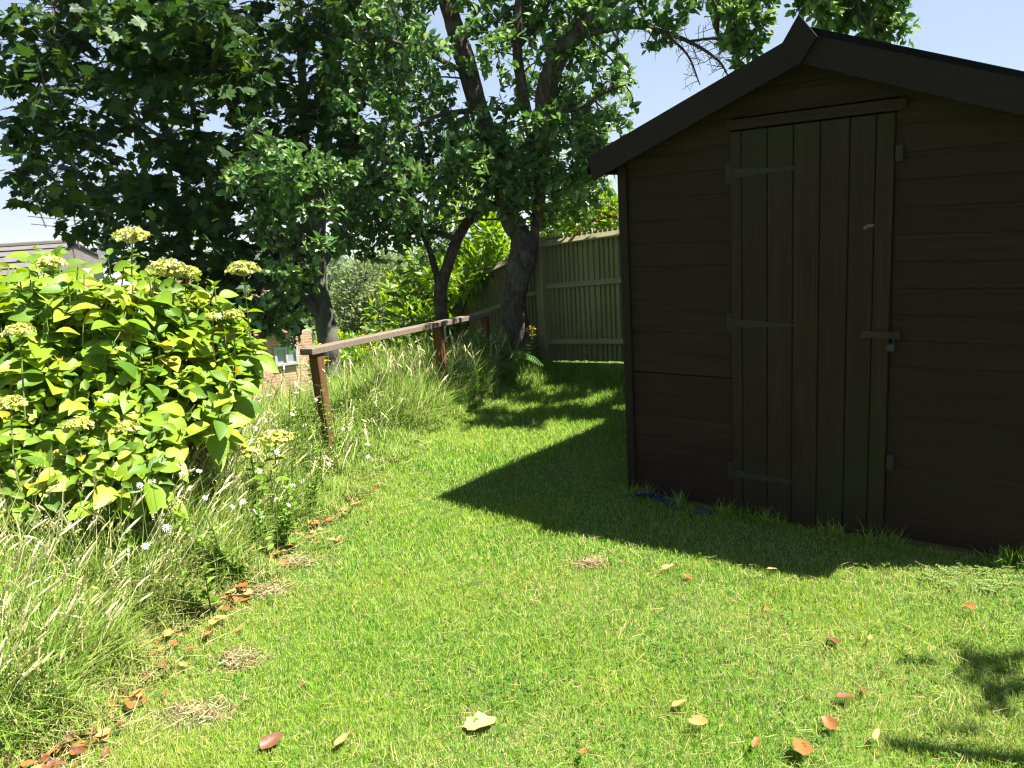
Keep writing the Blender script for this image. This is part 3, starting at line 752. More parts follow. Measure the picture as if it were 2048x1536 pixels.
def pblob(lst, Y=None):
    for e in lst:
        x, y, r = e[:3]; den = e[3] if len(e) > 3 else 1
        pb.append((x, y, (Yp - .9 + 1.5 * rng.random()) if Y is None else Y + rng.normal(0, .15), r, den * (r / 70) ** 2))
pblob([(720, 60, 85), (790, 40, 80), (780, 130, 85), (850, 90, 60, .8), (700, 150, 75), (740, 215, 80), (830, 200, 70), (880, 265, 70), (940, 300, 65), (1000, 270, 70, .8),
       (860, 330, 80), (780, 300, 75), (930, 370, 75), (1000, 340, 80), (1070, 300, 80), (1140, 270, 80), (1190, 220, 70), (1130, 190, 65), (1200, 290, 65), (1110, 350, 75), (1180, 340, 60),
       (1050, 390, 65), (830, 400, 75), (760, 380, 70), (780, 450, 60, .8), (850, 480, 45, .6), (720, 300, 60), (690, 400, 50, .8), (950, 60, 45, .5), (1000, 40, 60, .7), (1000, 110, 50, .6),
       (1060, 60, 65), (1120, 40, 70), (1180, 80, 55), (1130, 110, 60, .8), (1200, 20, 55), (1230, 110, 40, .6), (1250, 165, 32, .7), (1265, 200, 22, .5), (1220, 160, 40), (1230, 240, 30, .6), (1160, 410, 45, .6), (1200, 375, 40, .7), (1215, 400, 22, .5), (1110, 430, 40, .6),
       (870, -60, 90), (980, -70, 90), (1100, -70, 90), (740, -60, 90), (1140, 400, 55), (1090, 445, 40, .7), (990, 380, 60), (930, 330, 60), (1010, 210, 50, .6), (1060, 160, 40, .5), (960, 130, 35, .4), (1080, 240, 55, .8), (880, 180, 50, .7), (690, 470, 45, .8), (740, 500, 40, .7), (1180, 130, 40, .7)])
pblob([(1290, 20, 45, .7), (1350, 20, 50, .7), (1320, 70, 28, .5), (1240, 30, 40, .6), (1290, 95, 18, .4)], 7.4)
pblob([(1500, 40, 45), (1480, 90, 40), (1460, 20, 40, .7), (1505, 95, 32, .8), (1430, -20, 50), (1530, -10, 45), (1490, 140, 18, .4)], 7.0)
pblob([(1650, 10, 45), (1710, 20, 50), (1770, 30, 45), (1750, 65, 40), (1700, 50, 35, .7), (1800, 60, 28, .7), (1620, -10, 45), (1700, -50, 70), (1790, -20, 50), (1765, 85, 22, .6)], 6.7)
pblob([(1330, -130, 90, .4), (1450, -150, 90, .35), (1560, -120, 90, .35), (1680, -140, 90, .35), (1250, -90, 90, .5)], 7.2)
pblob([(1480, -80, 60, 1.1), (1560, -60, 55, 1.1), (1640, -90, 60, 1.2), (1720, -120, 60, 1.1), (1600, -170, 70, 1), (1780, -160, 60, 1), (1520, -150, 60, .9), (1860, -210, 60, .9), (1420, -110, 60, .9), (1380, -60, 50, .8)], 6.25)
tree('plum_tree', 'old plum tree with thick dark S-shaped trunk, in front of the fence corner', pl_limbs, pb, T_PLUM, .082, 50, 'plum', 'plum', 'bark_plum', .13, .0028, 14, .10)

# forked young plum between the rail and the sloping fence
fk = [
    [(900, 790, 8.7, 34), (889, 700, 8.7, 27), (884, 640, 8.7, 25), (880, 585, 8.7, 25), (893, 540, 8.7, 23), (905, 505, 8.7, 22), (918, 470, 8.7, 20), (940, 440, 8.7, 18), (975, 415, 8.6, 17), (1010, 400, 8.5, 12), (1040, 370, 8.4, 6)],
    [(880, 580, 8.7, 15), (868, 530, 8.8, 13), (855, 490, 8.8, 11), (835, 450, 8.8, 11), (805, 415, 8.8, 12), (770, 380, 8.8, 8)],
    [(915, 480, 8.7, 12), (885, 468, 8.7, 11), (850, 462, 8.6, 9), (810, 470, 8.5, 5)],
]
fb = [(x, y, 8.4 + .8 * rng.random(), r, (r / 70) ** 2) for x, y, r in ((770, 370, 65), (820, 420, 50), (1040, 360, 60), (800, 480, 40), (730, 440, 45), (700, 480, 40))]
tree('plum_tree', 'young plum tree forking low, rising behind the middle of the handrail', fk, fb, T_PLUM, .082, 50, 'plum', 'plum', 'bark_plum', .13, .0028, 10, .08)

# pale slender sapling in front of the sycamore
sp = [[(490, 780, 7.0, 14), (530, 660, 7.1, 11), (570, 560, 7.1, 9), (552, 460, 7.0, 8), (545, 380, 7.0, 6), (548, 300, 6.9, 4)],
      [(560, 500, 7.1, 5), (520, 440, 7.0, 4), (480, 370, 6.9, 3)], [(570, 560, 7.1, 5), (600, 480, 7.0, 4), (610, 390, 6.9, 3)]]
sfb = [(x, y, 6.6 + .6 * rng.random(), r, d * (r / 70) ** 2) for x, y, r, d in ((550, 300, 45, 1), (520, 350, 50, 1), (580, 350, 55, 1), (470, 350, 40, .8), (600, 410, 50, 1), (540, 410, 45, 1), (560, 470, 45, 1), (510, 460, 30, .7), (570, 540, 40, .8), (560, 600, 35, .7), (620, 330, 40, .9), (500, 250, 25, .6), (590, 640, 28, .6), (680, 350, 45, .8), (655, 420, 35, .7), (640, 500, 35, .7), (600, 560, 38, .9), (560, 640, 40, .9), (520, 620, 40, .8), (590, 690, 26, .6), (640, 350, 45, .9))]
tree('plum_sapling', 'slender plum sapling with pale sunlit leaves, in front of the sycamore', sp, sfb, T_PLUM, .082, 48, 'plum', 'plum', 'bark_plum', .13, .0028, 7, .05)

# a tree to the right of the picture; its leaf shadow falls on the lawn in the lower right corner
def side_tree():
    root = thing('plum_tree', 'plum tree on the right, outside the frame, whose shadow dapples the lawn', 'tree', (4.4, 1.2, -.05))
    P = crom([(4.4, 1.2, -.1), (4.3, 1.25, 1.0), (4.0, 1.4, 2.0), (3.4, 1.6, 2.9), (2.9, 1.8, 3.5)], 6); mb = MB(); mb.tube(P, np.linspace(.12, .03, len(P)), 9, True, .1); mb.build('trunk', M['bark_plum'], root, smooth=True)
    ml, mt = MB(), MB()
    for c, R, ns in (((3.15, 2.1, 2.9), .34, 11), ((3.35, 1.7, 3.2), .45, 20), ((3.6, 1.6, 2.7), .45, 30), ((2.9, 2.3, 2.6), .3, 6), ((3.9, 1.4, 3.2), .6, 50), ((3.25, 1.4, 2.6), .35, 16)):
        c = np.array(c); s = P[np.argmin(np.linalg.norm(P - c, axis=1))]; mt.tube(crom([s, (s + c) / 2 + [0, 0, .1], c], 4), .008, 5, False)
        for p in c + unit(rng.normal(0, 1, (ns, 3))) * R * rng.uniform(.2, 1, (ns, 1)):
            mt.tube([c, (c + p) / 2, p], .003, 4, False); nl = 11; dv = unit(p - c)
            a = unit(rng.normal(0, 1, (nl, 3)) + dv); base = p - dv * rng.uniform(0, .13, (nl, 1))
            ml.scatter(*T_PLUM, base, frames(unit(np.array([0, 0, .8]) + rng.normal(0, .7, (nl, 3))), a), .062 * rng.uniform(.6, 1.2, nl))
    cr = ml.build('crown', M['plum'], root); mt.build('twigs', M['twig'], cr)
side_tree()

# ------------------------------------------------------------------ background shrubs
def shrub(name, label, cat, blobs, tpl, size, per, leaf, base_px, group=None, updir=.3):
    b = at(*base_px); b[2] = g1(b[0], b[1])
    root = thing(name, label, cat, tuple(b), 0, group); ml, mt = MB(), MB()
    for (x, y, Y, r, den) in blobs:
        c = at(x, y, Y); R = r * pxm(Y); m_ = (b + c) / 2 + rng.normal(0, .1, 3); t_ = crom([b, m_, c], 5)
        mt.tube(t_, np.linspace(.03, .008, len(t_)), 5, False)
        N = int(per * den)
        p = c + unit(rng.normal(0, 1, (N, 3))) * R * rng.uniform(.3, 1, (N, 1)) ** .5
        for q in p[:int(N / 9)]: mt.tube([c, (c + q) / 2 + rng.normal(0, .03, 3), q], .004, 4, False)
        out = unit(p - c); tan = unit(out + np.array([0, 0, updir]) + rng.normal(0, .5, (N, 3)))
        nr = unit(np.array([0, 0, .9]) + out * .3 + rng.normal(0, .5, (N, 3)))
        ml.scatter(*tpl, p, frames(nr, tan), size * rng.uniform(.65, 1.2, N))
    ml.build('foliage', M[leaf], root); mt.build('stems', M['twig'], root)
    return root
R1 = lambda: rng.random()
shrub('laurel_bush', 'bright yellow-green laurel bush glowing behind the forked plum', 'shrub', [(930, 440, 11.3, 60, 1), (980, 470, 11.2, 55, 1), (900, 490, 11.4, 60, 1), (960, 520, 11, 50, 1), (860, 540, 11.6, 55, 1), (920, 550, 11.2, 55, 1), (1000, 430, 11.3, 45, .8), (810, 590, 11.6, 45, .9), (860, 600, 11.3, 50, 1), (900, 600, 10.9, 40, .8), (780, 640, 11.4, 50, .9), (930, 400, 11.4, 45, .8), (830, 650, 11, 50, 1), (880, 660, 10.7, 50, 1), (960, 540, 9.9, 26, .5), (1000, 505, 9.9, 22, .4), (925, 570, 10.1, 30, .6), (985, 470, 9.9, 26, .4), (880, 560, 10.4, 30, .6)], T_LAUREL, .13, 230, 'laurel', (900, 800, 11.3))
shrub('photinia_bush', 'red-tipped evergreen bush showing above the fence capping', 'shrub', [(1130, 450, 10.4, 45, 1), (1180, 440, 10.2, 45, 1), (1220, 435, 10, 40, 1), (1150, 425, 10.5, 35, .8), (1200, 420, 10.3, 30, .8), (1260, 430, 10, 50, 1), (1100, 470, 10.5, 40, 1)], T_LAUREL, .10, 330, 'photinia', (1180, 640, 10.3))
shrub('distant_tree', 'small feathery tree far behind the fence, right of the plum trunk', 'tree', [(1140, 395, 15, 30, .8), (1120, 420, 15, 35, 1), (1170, 405, 15, 26, .7), (1200, 415, 15, 25, .8)], T_SMALL, .07, 420, 'palebush', (1150, 600, 15))
shrub('willow_bush', 'pale grey-green feathery bush down the slope, right of the grey trunk', 'shrub', [(730, 560, 16, 45, 1), (700, 600, 16, 42, 1), (760, 600, 15.5, 40, 1), (740, 640, 15.5, 45, 1), (700, 650, 15.8, 45, 1), (780, 560, 16.5, 35, .9), (770, 530, 17, 30, .7), (690, 690, 15.5, 45, 1), (760, 690, 15, 45, 1), (800, 620, 14.5, 35, .8)], T_SMALL, .085, 620, 'palebush', (735, 860, 15.8))
shrub('dark_hedge', 'dark green hedge at the bottom of the slope behind the handrail', 'hedge', [(x, 700 + 20 * R1(), 13.5, 45, 1) for x in range(670, 860, 30)] + [(x, 740, 12.5, 45, 1) for x in range(660, 900, 32)], T_SMALL, .085, 420, 'laurel', (760, 860, 13))

def far_wood():
    ml = MB()
    for _ in range(150):
        D = rng.uniform(45, 420); ang = rng.uniform(-.62, .05); x = D * math.tan(ang); gzv = g1(x, D); R = rng.uniform(2.2, 4.5); N = 260
        top = min(gzv + rng.uniform(4, 8), 1.2 - .012 * D + rng.uniform(-2, .3))
        c = np.array([x, D, top - R])
        p = c + unit(rng.normal(0, 1, (N, 3))) * R * np.array([1.25, 1.25, 1]) * rng.uniform(.6, 1.05, (N, 1))
        ml.scatter(*T_SMALL, p, frames(unit(rng.normal(0, .6, (N, 3)) + [0, 0, 1]), rnd_dir(N)), R * .24 * rng.uniform(.6, 1.3, N))
    tag(ml.build('distant_woodland', leafmat('woodland_leaves', [(0, (.04, .075, .02)), (.6, (.07, .11, .03)), (1, (.12, .16, .045))], .6, .25, .2, 1.2)), 'far woodland filling the valley below the garden', 'woodland', kind='stuff')
far_wood()

# ------------------------------------------------------------------ houses below the garden
def brickmat():
    m, n, l, b = newmat('orange_brick'); nt = m.node_tree
    t = n.new("ShaderNodeTexCoord"); bt = n.new("ShaderNodeTexBrick"); mp = n.new("ShaderNodeMapping"); mp.inputs['Rotation'].default_value = (math.radians(90), 0, 0)
    l.new(t.outputs['Object'], mp.inputs[0]); l.new(mp.outputs[0], bt.inputs[0])
    bt.inputs['Scale'].default_value = 1; bt.inputs['Brick Width'].default_value = .225; bt.inputs['Row Height'].default_value = .075; bt.inputs['Mortar Size'].default_value = .006
    bt.inputs['Color1'].default_value = (.34, .17, .10, 1); bt.inputs['Color2'].default_value = (.42, .24, .15, 1); bt.inputs['Mortar'].default_value = (.5, .42, .33, 1)
    l.new(bt.outputs[0], b.inputs['Base Color']); b.inputs['Roughness'].default_value = .9; return m
M['brick'] = brickmat()
M['redtile'] = plain('red_roof_tiles', (.13, .065, .05), .85, 0, .4, 6)
M['greytile'] = plain('grey_roof_tiles', (.11, .098, .088), .9, 0, .35, 3)
M['whitewall'] = plain('white_render', (.36, .355, .34), .7, 0, .05, 5)
M['glass'] = plain('window_glass', (.25, .28, .3), .08, 0, .2, 2, .8, 0)
M['aerial'] = plain('aerial_metal', (.12, .12, .12), .5, .6, .2, 20)
def tiled(mb, A, B, up, rows, thick=.05):
    """overlapping tile courses on the slope A-B, climbing by vector up"""
    A, B, up = map(np.asarray, (A, B, up)); nrm = unit(np.cross(B - A, up)); nrm = nrm if nrm[2] > 0 else -nrm
    for k in range(rows):
        a = A + up * (k / rows); b = B + up * (k / rows); u2 = up / rows * 1.04; L = [a + nrm * thick, b + nrm * thick, b + u2 + nrm * .006, a + u2 + nrm * .006, a, b, b + u2 - nrm * .02, a + u2 - nrm * .02]
        mb.add(L, [(0, 1, 2, 3), (4, 7, 6, 5), (0, 4, 5, 1), (1, 5, 6, 2), (2, 6, 7, 3), (3, 7, 4, 0)])
def brick_house():
    Y = 22.0; xr = at(626, 700, Y)[0]; xl = at(400, 700, Y)[0]; ze = at(600, 662, Y)[2]; zr = at(480, 575, Y)[2] + .2; zg = g1((xl + xr) / 2, Y) - 1.5
    root = thing('brick_house', 'orange brick house with red tiled roof, down the slope behind the hydrangea', 'house', (xr, Y, zg))
    mb = MB(); mb.box(((xl + xr) / 2, Y + 3, (zg + ze) / 2), (xr - xl, 6, ze - zg)); mb.build('wall', M['brick'], root)
    mb = MB(); rl, rr = xl - .3, xr - .45
    tiled(mb, (rl, Y - .25, ze + .003), (rr, Y - .25, ze + .003), np.array([0, 3.2, zr - ze]), 9); tiled(mb, (rr, Y + 6.25, ze + .003), (rl, Y + 6.25, ze + .003), np.array([0, -3.2, zr - ze]), 9)
    mb.prism([(Y + .1, ze), (Y + 5.9, ze), (Y + 3, zr - .1)], rl + .3, rr - .1, (np.array([0, 1., 0]), np.array([0, 0, 1.]), np.array([1., 0, 0]))); mb.build('roof', M['redtile'], root)
    wc = at(573, 708, Y); mb = MB()
    for dx, dz, w, h in ((0, .22, .62, .07), (0, -.22, .62, .07), (-.28, 0, .07, .40), (.28, 0, .07, .40), (0, 0, .05, .40)): mb.cbox((wc[0] + dx, Y - .03, wc[2] + dz), (w, .08, h), .005)
    wf = mb.build('window', M['whitewall'], root); mb = MB(); mb.box((wc[0], Y - .01, wc[2]), (.52, .01, .38)); mb.build('pane', M['glass'], wf)
    root.rotation_euler = (0, 0, .45)
brick_house()
def grey_house():
    Y = 27.0; xl = at(-260, 500, Y)[0]; xr = at(104, 500, Y)[0]; zr = at(30, 491, Y)[2]; ze = at(30, 552, Y)[2]; zg = g1(xl, Y) - 1.5
    root = thing('grey_roofed_house', 'white house with grey tiled roof at the left edge, behind the hydrangea', 'house', ((xl + xr) / 2, Y, zg))
    mb = MB(); mb.box(((xl + xr) / 2, Y + 3.2, (zg + ze) / 2), (xr - xl - .5, 6, ze - zg)); mb.build('wall', M['whitewall'], root)
    mb = MB(); tiled(mb, (xl, Y - .1, ze), (xr - .9, Y - .1, ze), np.array([0, 3.3, zr - ze]), 5, .06); tiled(mb, (xr - .9, Y + 6.6, ze), (xl, Y + 6.6, ze), np.array([0, -3.3, zr - ze]), 5, .06)
    mb.tube([(xl, Y + 3.2, zr + .02), (xr - .9, Y + 3.2, zr + .02)], .11, 8); mb.prism([(Y + .1, ze), (Y + 6.3, ze), (Y + 3.2, zr - .05)], xl + .3, xr - 1, (np.array([0, 1., 0]), np.array([0, 0, 1.]), np.array([1., 0, 0])))
    rf = mb.build('roof', M['greytile'], root)
    ch = at(140, 485, Y); mb = MB(); mb.box((ch[0] - .25, Y + 3.2, zr - .4), (.6, .7, 1.1)); mb.tube([(ch[0] - .25, Y + 3.2, zr + .1), (ch[0] - .25, Y + 3.2, zr + .4)], .12, 9); mb.build('chimney', M['whitewall'], rf)
    mb = MB(); Ya = Y + 3.2; top = at(142, 395, Ya); mb.tube([(top[0], Ya, zr - .2), top], .03, 6)
    p0, p1 = at(58, 368, Ya), at(92, 455, Ya); c0 = (p0 + p1) / 2; mb.tube([p0, p1], .026, 5); mb.tube([c0, top * .4 + np.array([top[0], Ya, zr + 1]) * .6], .018, 5)
    for t in np.linspace(.05, .95, 6): q = p0 + (p1 - p0) * t; mb.tube([q + [-.5, 0, .08], q + [.5, 0, -.08]], .016, 4)
    mb.build('tv_aerial', M['aerial'], rf)
brick_grey = grey_house()

# ------------------------------------------------------------------ hydrangea
def hydrangea():
    b = np.array([-2.55, 4.35]); bz = g1(*b); root = thing('hydrangea_bush', 'large yellow-green hydrangea bush with flat creamy flower heads, left of the handrail', 'shrub', (b[0], b[1], bz))
    B = np.array([b[0], b[1], bz]); ml, ms, mg = MB(), MB(), MB()
    def head(px, py, Y, wpx, tilt=(0, 0), stalk=True):
        c = at(px, py, Y); w = wpx * pxm(Y) / 2; N = int(150 * (w / .07) ** 1.4)
        rr = np.sqrt(rng.random(N)); th = rng.uniform(0, 2 * np.pi, N)
        d = np.stack([rr * np.cos(th), rr * np.sin(th), .75 * np.sqrt(np.maximum(0, 1 - rr ** 2 * .95)) - .35], 1) * w + rng.normal(0, .004, (N, 3))
        nr = unit(d * np.array([1, 1, 1.6]) + np.array([0, 0, w * .7]) + rng.normal(0, w * .25, (N, 3)))
        # four-petal floret
        V = [(0, 0, -.05)]; Fs = []
        for k in range(4):
            a = k * np.pi / 2; ca, sa = math.cos(a), math.sin(a)
            for (x, y, z) in ((.18, -.32, .0), (.75, -.36, .08), (1, 0, .02), (.75, .36, .08), (.18, .32, .0)): V.append((x * ca - y * sa, x * sa + y * ca, z))
            s_ = 1 + 5 * k; Fs.append((0, s_, s_ + 1, s_ + 2, s_ + 3, s_ + 4))
        mb = MB(); mb.scatter(np.array(V, float), Fs, None, c + d, frames(nr, rnd_dir(N)), rng.uniform(.010, .015, N))
        for q in (c + d)[::4]: mb.tube([c - [0, 0, w * .45], q - [0, 0, .003]], .0012, 3, False)
        h = mb.build('flower_head', M['floret'], root)
        if stalk:
            q = c - [0, 0, w * .42]; s0 = q + np.array([rng.normal(0, .04), rng.normal(0, .04), -.38]); P = crom([s0, (s0 + q) / 2 + rng.normal(0, .012, 3), q], 5)
            mg.tube(P, .004, 5, False)
            for k, t in enumerate((.55, .7, .82, .92)):
                i = int(t * (len(P) - 1)); az = k * 1.57 + rng.random(); L2 = np.array([[math.cos(az), math.sin(az), .15], [-math.cos(az), -math.sin(az), .15]])
                ml.scatter(*T_HYD, np.repeat(P[i][None], 2, 0), frames(np.array([[0, 0, 1.]] * 2) + rng.normal(0, .2, (2, 3)), L2), (.125 - .07 * t) * rng.uniform(.8, 1.15, 2))
    heads = [(262, 480, 4.35, 56), (333, 545, 4.4, 62), (372, 553, 4.5, 42), (486, 546, 4.45, 52), (101, 535, 4.3, 46), (38, 662, 3.8, 46), (20, 806, 3.55, 46), (155, 850, 3.6, 46), (250, 856, 3.7, 42), (550, 876, 4.3, 58), (425, 635, 4.2, 24), (465, 630, 4.3, 30), (500, 905, 4.2, 34)]
    for h in heads: head(h[0], h[1] - (8 if h[1] < 600 else 0), h[2] - .04, h[3] * 1.22)
    # leafy shoots: tips over the dome (px, py, depth), depth follows the dome
    tips = []
    def dome_top(x): return np.interp(x, [-200, 0, 90, 160, 260, 330, 420, 480, 525, 560], [545, 545, 495, 515, 515, 550, 575, 610, 660, 760])
    def dome_bot(x): return np.interp(x, [-200, 0, 250, 430, 510, 560], [1000, 1000, 965, 855, 745, 700])
    for _ in range(600):
        x = rng.uniform(-230, 510); t = rng.random() ** .85; top, bot = dome_top(x), dome_bot(x)
        if bot - top < 20: continue
        y = top + 12 + (bot - top - 12) * t
        if x > 320 and t > .5 and rng.random() < .65: continue      # thinner on the lower right, stems show
        front = 3.35 + .9 * (1 - t) ** .8 * .9 + .55 * max(0, (x - 250) / 300)
        tips.append((x, y, front + abs(rng.normal(0, .14)), t))
    for _ in range(150):
        x = rng.uniform(-230, 430); t = rng.random(); tips.append((x, dome_top(x) + 40 + (dome_bot(x) - dome_top(x) - 60) * t, rng.uniform(4.2, 5.0), t))
    for _ in range(16):
        x = rng.uniform(-60, 470); tips.append((x, dome_top(x) + rng.uniform(-16, 14), 4.55 + rng.normal(0, .12), 0))
    for (x, y, Y, t) in tips:
        p = at(x, y, Y); out = unit(p - (B + np.array([0, 0, .35]))); up = unit(out * .6 + np.array([0, 0, .75]) + rng.normal(0, .22, 3))
        L = rng.uniform(.16, .3); s0 = p - up * L
        P = crom([s0, s0 + up * L * .5 + rng.normal(0, .01, 3), p], 5); mg.tube(P, .0035, 5, False)
        if rng.random() < .5: j = B + rng.normal(0, .12, 3) * [1, 1, 0]; Q = crom([j, (j + s0) / 2 + rng.normal(0, .08, 3) + [0, 0, -.08], s0], 5); ms.tube(Q, np.linspace(.007, .004, len(Q)), 5, False)
        a0 = rng.uniform(0, 6.28); side = unit(np.cross(up, [.3, .2, 1.])); fw = np.cross(up, side)
        nn = rng.integers(3, 5)
        for k in range(nn):
            q = P[-1] - up * (L * .92) * k / nn; az = a0 + k * 1.57
            for sg in (0, np.pi):
                if rng.random() < .1: continue
                r_ = side * math.cos(az + sg) + fw * math.sin(az + sg)
                tan = unit(r_ + up * (.75 - .32 * k) + rng.normal(0, .16, 3) - np.array([0, 0, .15])); nr = unit(up * .75 + rng.normal(0, .28, 3) + SUN * .2 + np.array([.12, -.32, 0]))
                sz = (.062 if k == 0 else (.118 if k == 1 else .15)) * rng.uniform(.8, 1.22)
                ml.scatter(*T_HYD, (q + r_ * .02)[None], frames(nr[None], tan[None]), np.array([[sz * rng.uniform(.88, 1.15), sz, sz]]))
    ml.build('foliage', M['hyd'], root, smooth=True); mg.build('shoots', M['stem_green'], root, smooth=True); ms.build('stems', M['stem_brown'], root, smooth=True)
hydrangea()

# ------------------------------------------------------------------ grass
def blade_tpl(N, bend, w):
    """(N,5,3) blades along z, unit height: two base, two mid, tip"""
    V = np.zeros((N, 5, 3)); hw = w / 2
    V[:, 0, 0] = -hw; V[:, 1, 0] = hw; V[:, 2, 0] = hw * .8; V[:, 3, 0] = -hw * .8
    V[:, 2, 2] = .55; V[:, 3, 2] = .55; V[:, 2, 1] = V[:, 3, 1] = bend * .3
    V[:, 4, 2] = 1 - .25 * bend ** 2; V[:, 4, 1] = bend; return V
def zframe(N, tilt, bias=0):
    az = rng.uniform(0, 2 * np.pi, N); up = np.stack([rng.normal(0, tilt, N), rng.normal(0, tilt, N), np.ones(N)], 1); up[:, :2] += bias; up = unit(up)
    x = np.stack([np.cos(az), np.sin(az), np.zeros(N)], 1); x = unit(x - up * np.sum(x * up, 1)[:, None]); y = np.cross(up, x); return np.stack([x, y, up], 2)
BF = [(0, 1, 2, 3), (3, 2, 4)]
DRY = [on_ground(*p) for p in ((530, 1187), (592, 1127), (480, 1325), (395, 1432), (660, 1010), (1180, 1130))]
DRYR = [(.10, .07), (.09, .06), (.09, .07), (.13, .08), (.14, .06), (.07, .05)]
def dryness(x, y):
    d = np.zeros_like(x)
    for p, (a, b_) in zip(DRY, DRYR):
        q = ((x - p[0]) / a) ** 2 + ((y - p[1]) / b_) ** 2; d = np.maximum(d, np.clip(1.5 - q, 0, 1))
    return d
IV = Matrix.Rotation(-YAW, 2)
def in_shed(x, y):
    u = (x - SH[0]) * math.cos(YAW) + (y - SH[1]) * math.sin(YAW); v = -(x - SH[0]) * math.sin(YAW) + (y - SH[1]) * math.cos(YAW)
    return (u > .0) & (u < 2.05) & (v > -.005) & (v < 2.9)
def view_x(y, m=.7): return y * -.70 - m, y * .66 + m
def lawn():
    mb = MB(); mt = MB()
    for (y0, y1, den, w, hm) in ((1.55, 2.6, 32000, .0019, .025), (2.6, 3.6, 24000, .0022, .026), (3.6, 5.2, 13000, .0030, .028), (5.2, 7.0, 7500, .004, .035), (7.0, 9.1, 5000, .0052, .040)):
        xa, xb = -2.2, min(.66 * y1 + .8, 3.6); N = int((xb - xa) * (y1 - y0) * den)
        x = rng.uniform(xa, xb, N); y = rng.uniform(y0, y1, N)
        k = (x > xe(y) - .25) & (x < .66 * y + .75) & ~in_shed(x, y)
        dr = dryness(x, y); k &= rng.random(N) < np.clip(.35 + (x - xe(y)) / .3 + (y > 4.8), 0, 1); k &= ~((dr > .3) & (rng.random(N) < .8 * np.clip(dr, 0, 1)))
        clump = .5 + .5 * np.sin(x * 5 + np.sin(y * 3.1) * 2) * np.sin(y * 4.3 + np.cos(x * 2.7) * 2)
        x, y, dr, clump = x[k], y[k], dr[k], clump[k]; N = len(x)
        z = gz(x, y); h = hm * rng.uniform(.5, 1.35, N) * (.8 + .4 * clump) * (1 - .45 * dr)
        pt = .5 + .5 * np.sin(x * 2.3 + 1.7 * np.sin(y * 1.9) + .6) * np.sin(y * 2.9 - 1.3 * np.cos(x * 1.7)); h = h * (.85 + .35 * (1 - pt))
        thatch = np.where(rng.random(N) < .07 + .32 * pt ** 2 * np.clip((6 - y) / 2.5, .15, 1), rng.uniform(.4, .95, N), 0)
        d = np.clip(np.maximum(thatch, dr * rng.uniform(.5, 1.1, N)), 0, 1)
        edge = np.clip(1 - (x - xe(y)) / .45, 0, 1) * np.clip((5.2 - y) / 1.2, .15, 1); d = np.maximum(d, edge * rng.uniform(0, .7, N) * (rng.random(N) < .5))
        V = blade_tpl(N, rng.uniform(.05, .75, N), np.ones(N))
        fr = zframe(N, .35 + .0)
        mb.scatter(V, BF, None, np.stack([x, y, z], 1), fr, np.stack([w * rng.uniform(.7, 1.3, N), h, h], 1), d)
    # flat thatch lying in the sward
    N = 12000; x = rng.uniform(-1.9, 2.6, N); y = 1.6 + 3.6 * rng.random(N) ** 1.2; k = (x > xe(y) - .1) & (x < .66 * y + .6) & ~in_shed(x, y); x, y = x[k], y[k]; N = len(x)
    az = rng.uniform(0, 6.28, N); tan = np.stack([np.cos(az), np.sin(az), rng.normal(.12, .2, N)], 1); nr = unit(np.array([0, 0, 1.]) + rng.normal(0, .4, (N, 3)))
    V = np.array([(-.5, 0, 0), (.5, 0, 0), (.4, 1, 0), (-.4, 1, 0)], float)
    mb.scatter(V, [(0, 1, 2, 3)], None, np.stack([x, y, gz(x, y) + rng.uniform(.006, .026, N)], 1), frames(nr, tan), np.stack([rng.uniform(.0014, .0024, N), rng.uniform(.02, .06, N), np.ones(N)], 1), rng.uniform(.3, 1, N))
    # bare patches: matted brown thatch
    for p, (a, b_) in zip(DRY, DRYR):
        N = 300; q = rng.normal(0, .6, (N, 2)) * [a, b_]; az = rng.uniform(0, 6.28, N); tan = np.stack([np.cos(az), np.sin(az), rng.normal(.1, .2, N)], 1)
        mt.scatter(V, [(0, 1, 2, 3)], None, np.stack([p[0] + q[:, 0], p[1] + q[:, 1], gz(p[0] + q[:, 0], p[1] + q[:, 1]) + rng.uniform(.004, .022, N)], 1), frames(unit(np.array([0, 0, 1.]) + rng.normal(0, .4, (N, 3))), tan), np.stack([rng.uniform(.002, .004, N), rng.uniform(.015, .05, N), np.ones(N)], 1))
    tag(mt.build('dead_thatch', leafmat('thatch', [(0, (.12, .08, .04)), (.5, (.25, .18, .09)), (1, (.40, .33, .19))], .8, .1, .1)), 'matted brown thatch in bare patches of the lawn', 'thatch', kind='stuff')
    # taller uncut tufts along the foot of the shed and the fence
    N = 2600; u = rng.uniform(-.08, 2.1, N); x = SH[0] + math.cos(YAW) * u + math.sin(YAW) * rng.uniform(.0, .07, N) * 1; y = SH[1] + math.sin(YAW) * u - math.cos(YAW) * rng.uniform(.004, .09, N)
    c_ = .35 + .65 * (np.sin(u * 17) * np.sin(u * 7 + 1) > .05); h = rng.uniform(.04, .13, N) * c_
    mb.scatter(blade_tpl(N, rng.uniform(.2, 1.1, N), np.ones(N)), BF, None, np.stack([x, y, gz(x, y)], 1), zframe(N, .4), np.stack([.0035 * rng.uniform(.7, 1.3, N), h, h], 1), np.where(rng.random(N) < .15, .8, 0))
    N = 3000; s = rng.uniform(0, 1.9, N); p = Pc[None] + dF[None] * s[:, None] + np.array([-.77, -.64])[None] * rng.uniform(.05, .35, (N, 1)); h = rng.uniform(.06, .24, N)
    mb.scatter(blade_tpl(N, rng.uniform(.2, .9, N), np.ones(N)), BF, None, np.stack([p[:, 0], p[:, 1], gz(p[:, 0], p[:, 1])], 1), zframe(N, .3), np.stack([.006 * rng.uniform(.7, 1.3, N), h, h], 1), np.zeros(N))
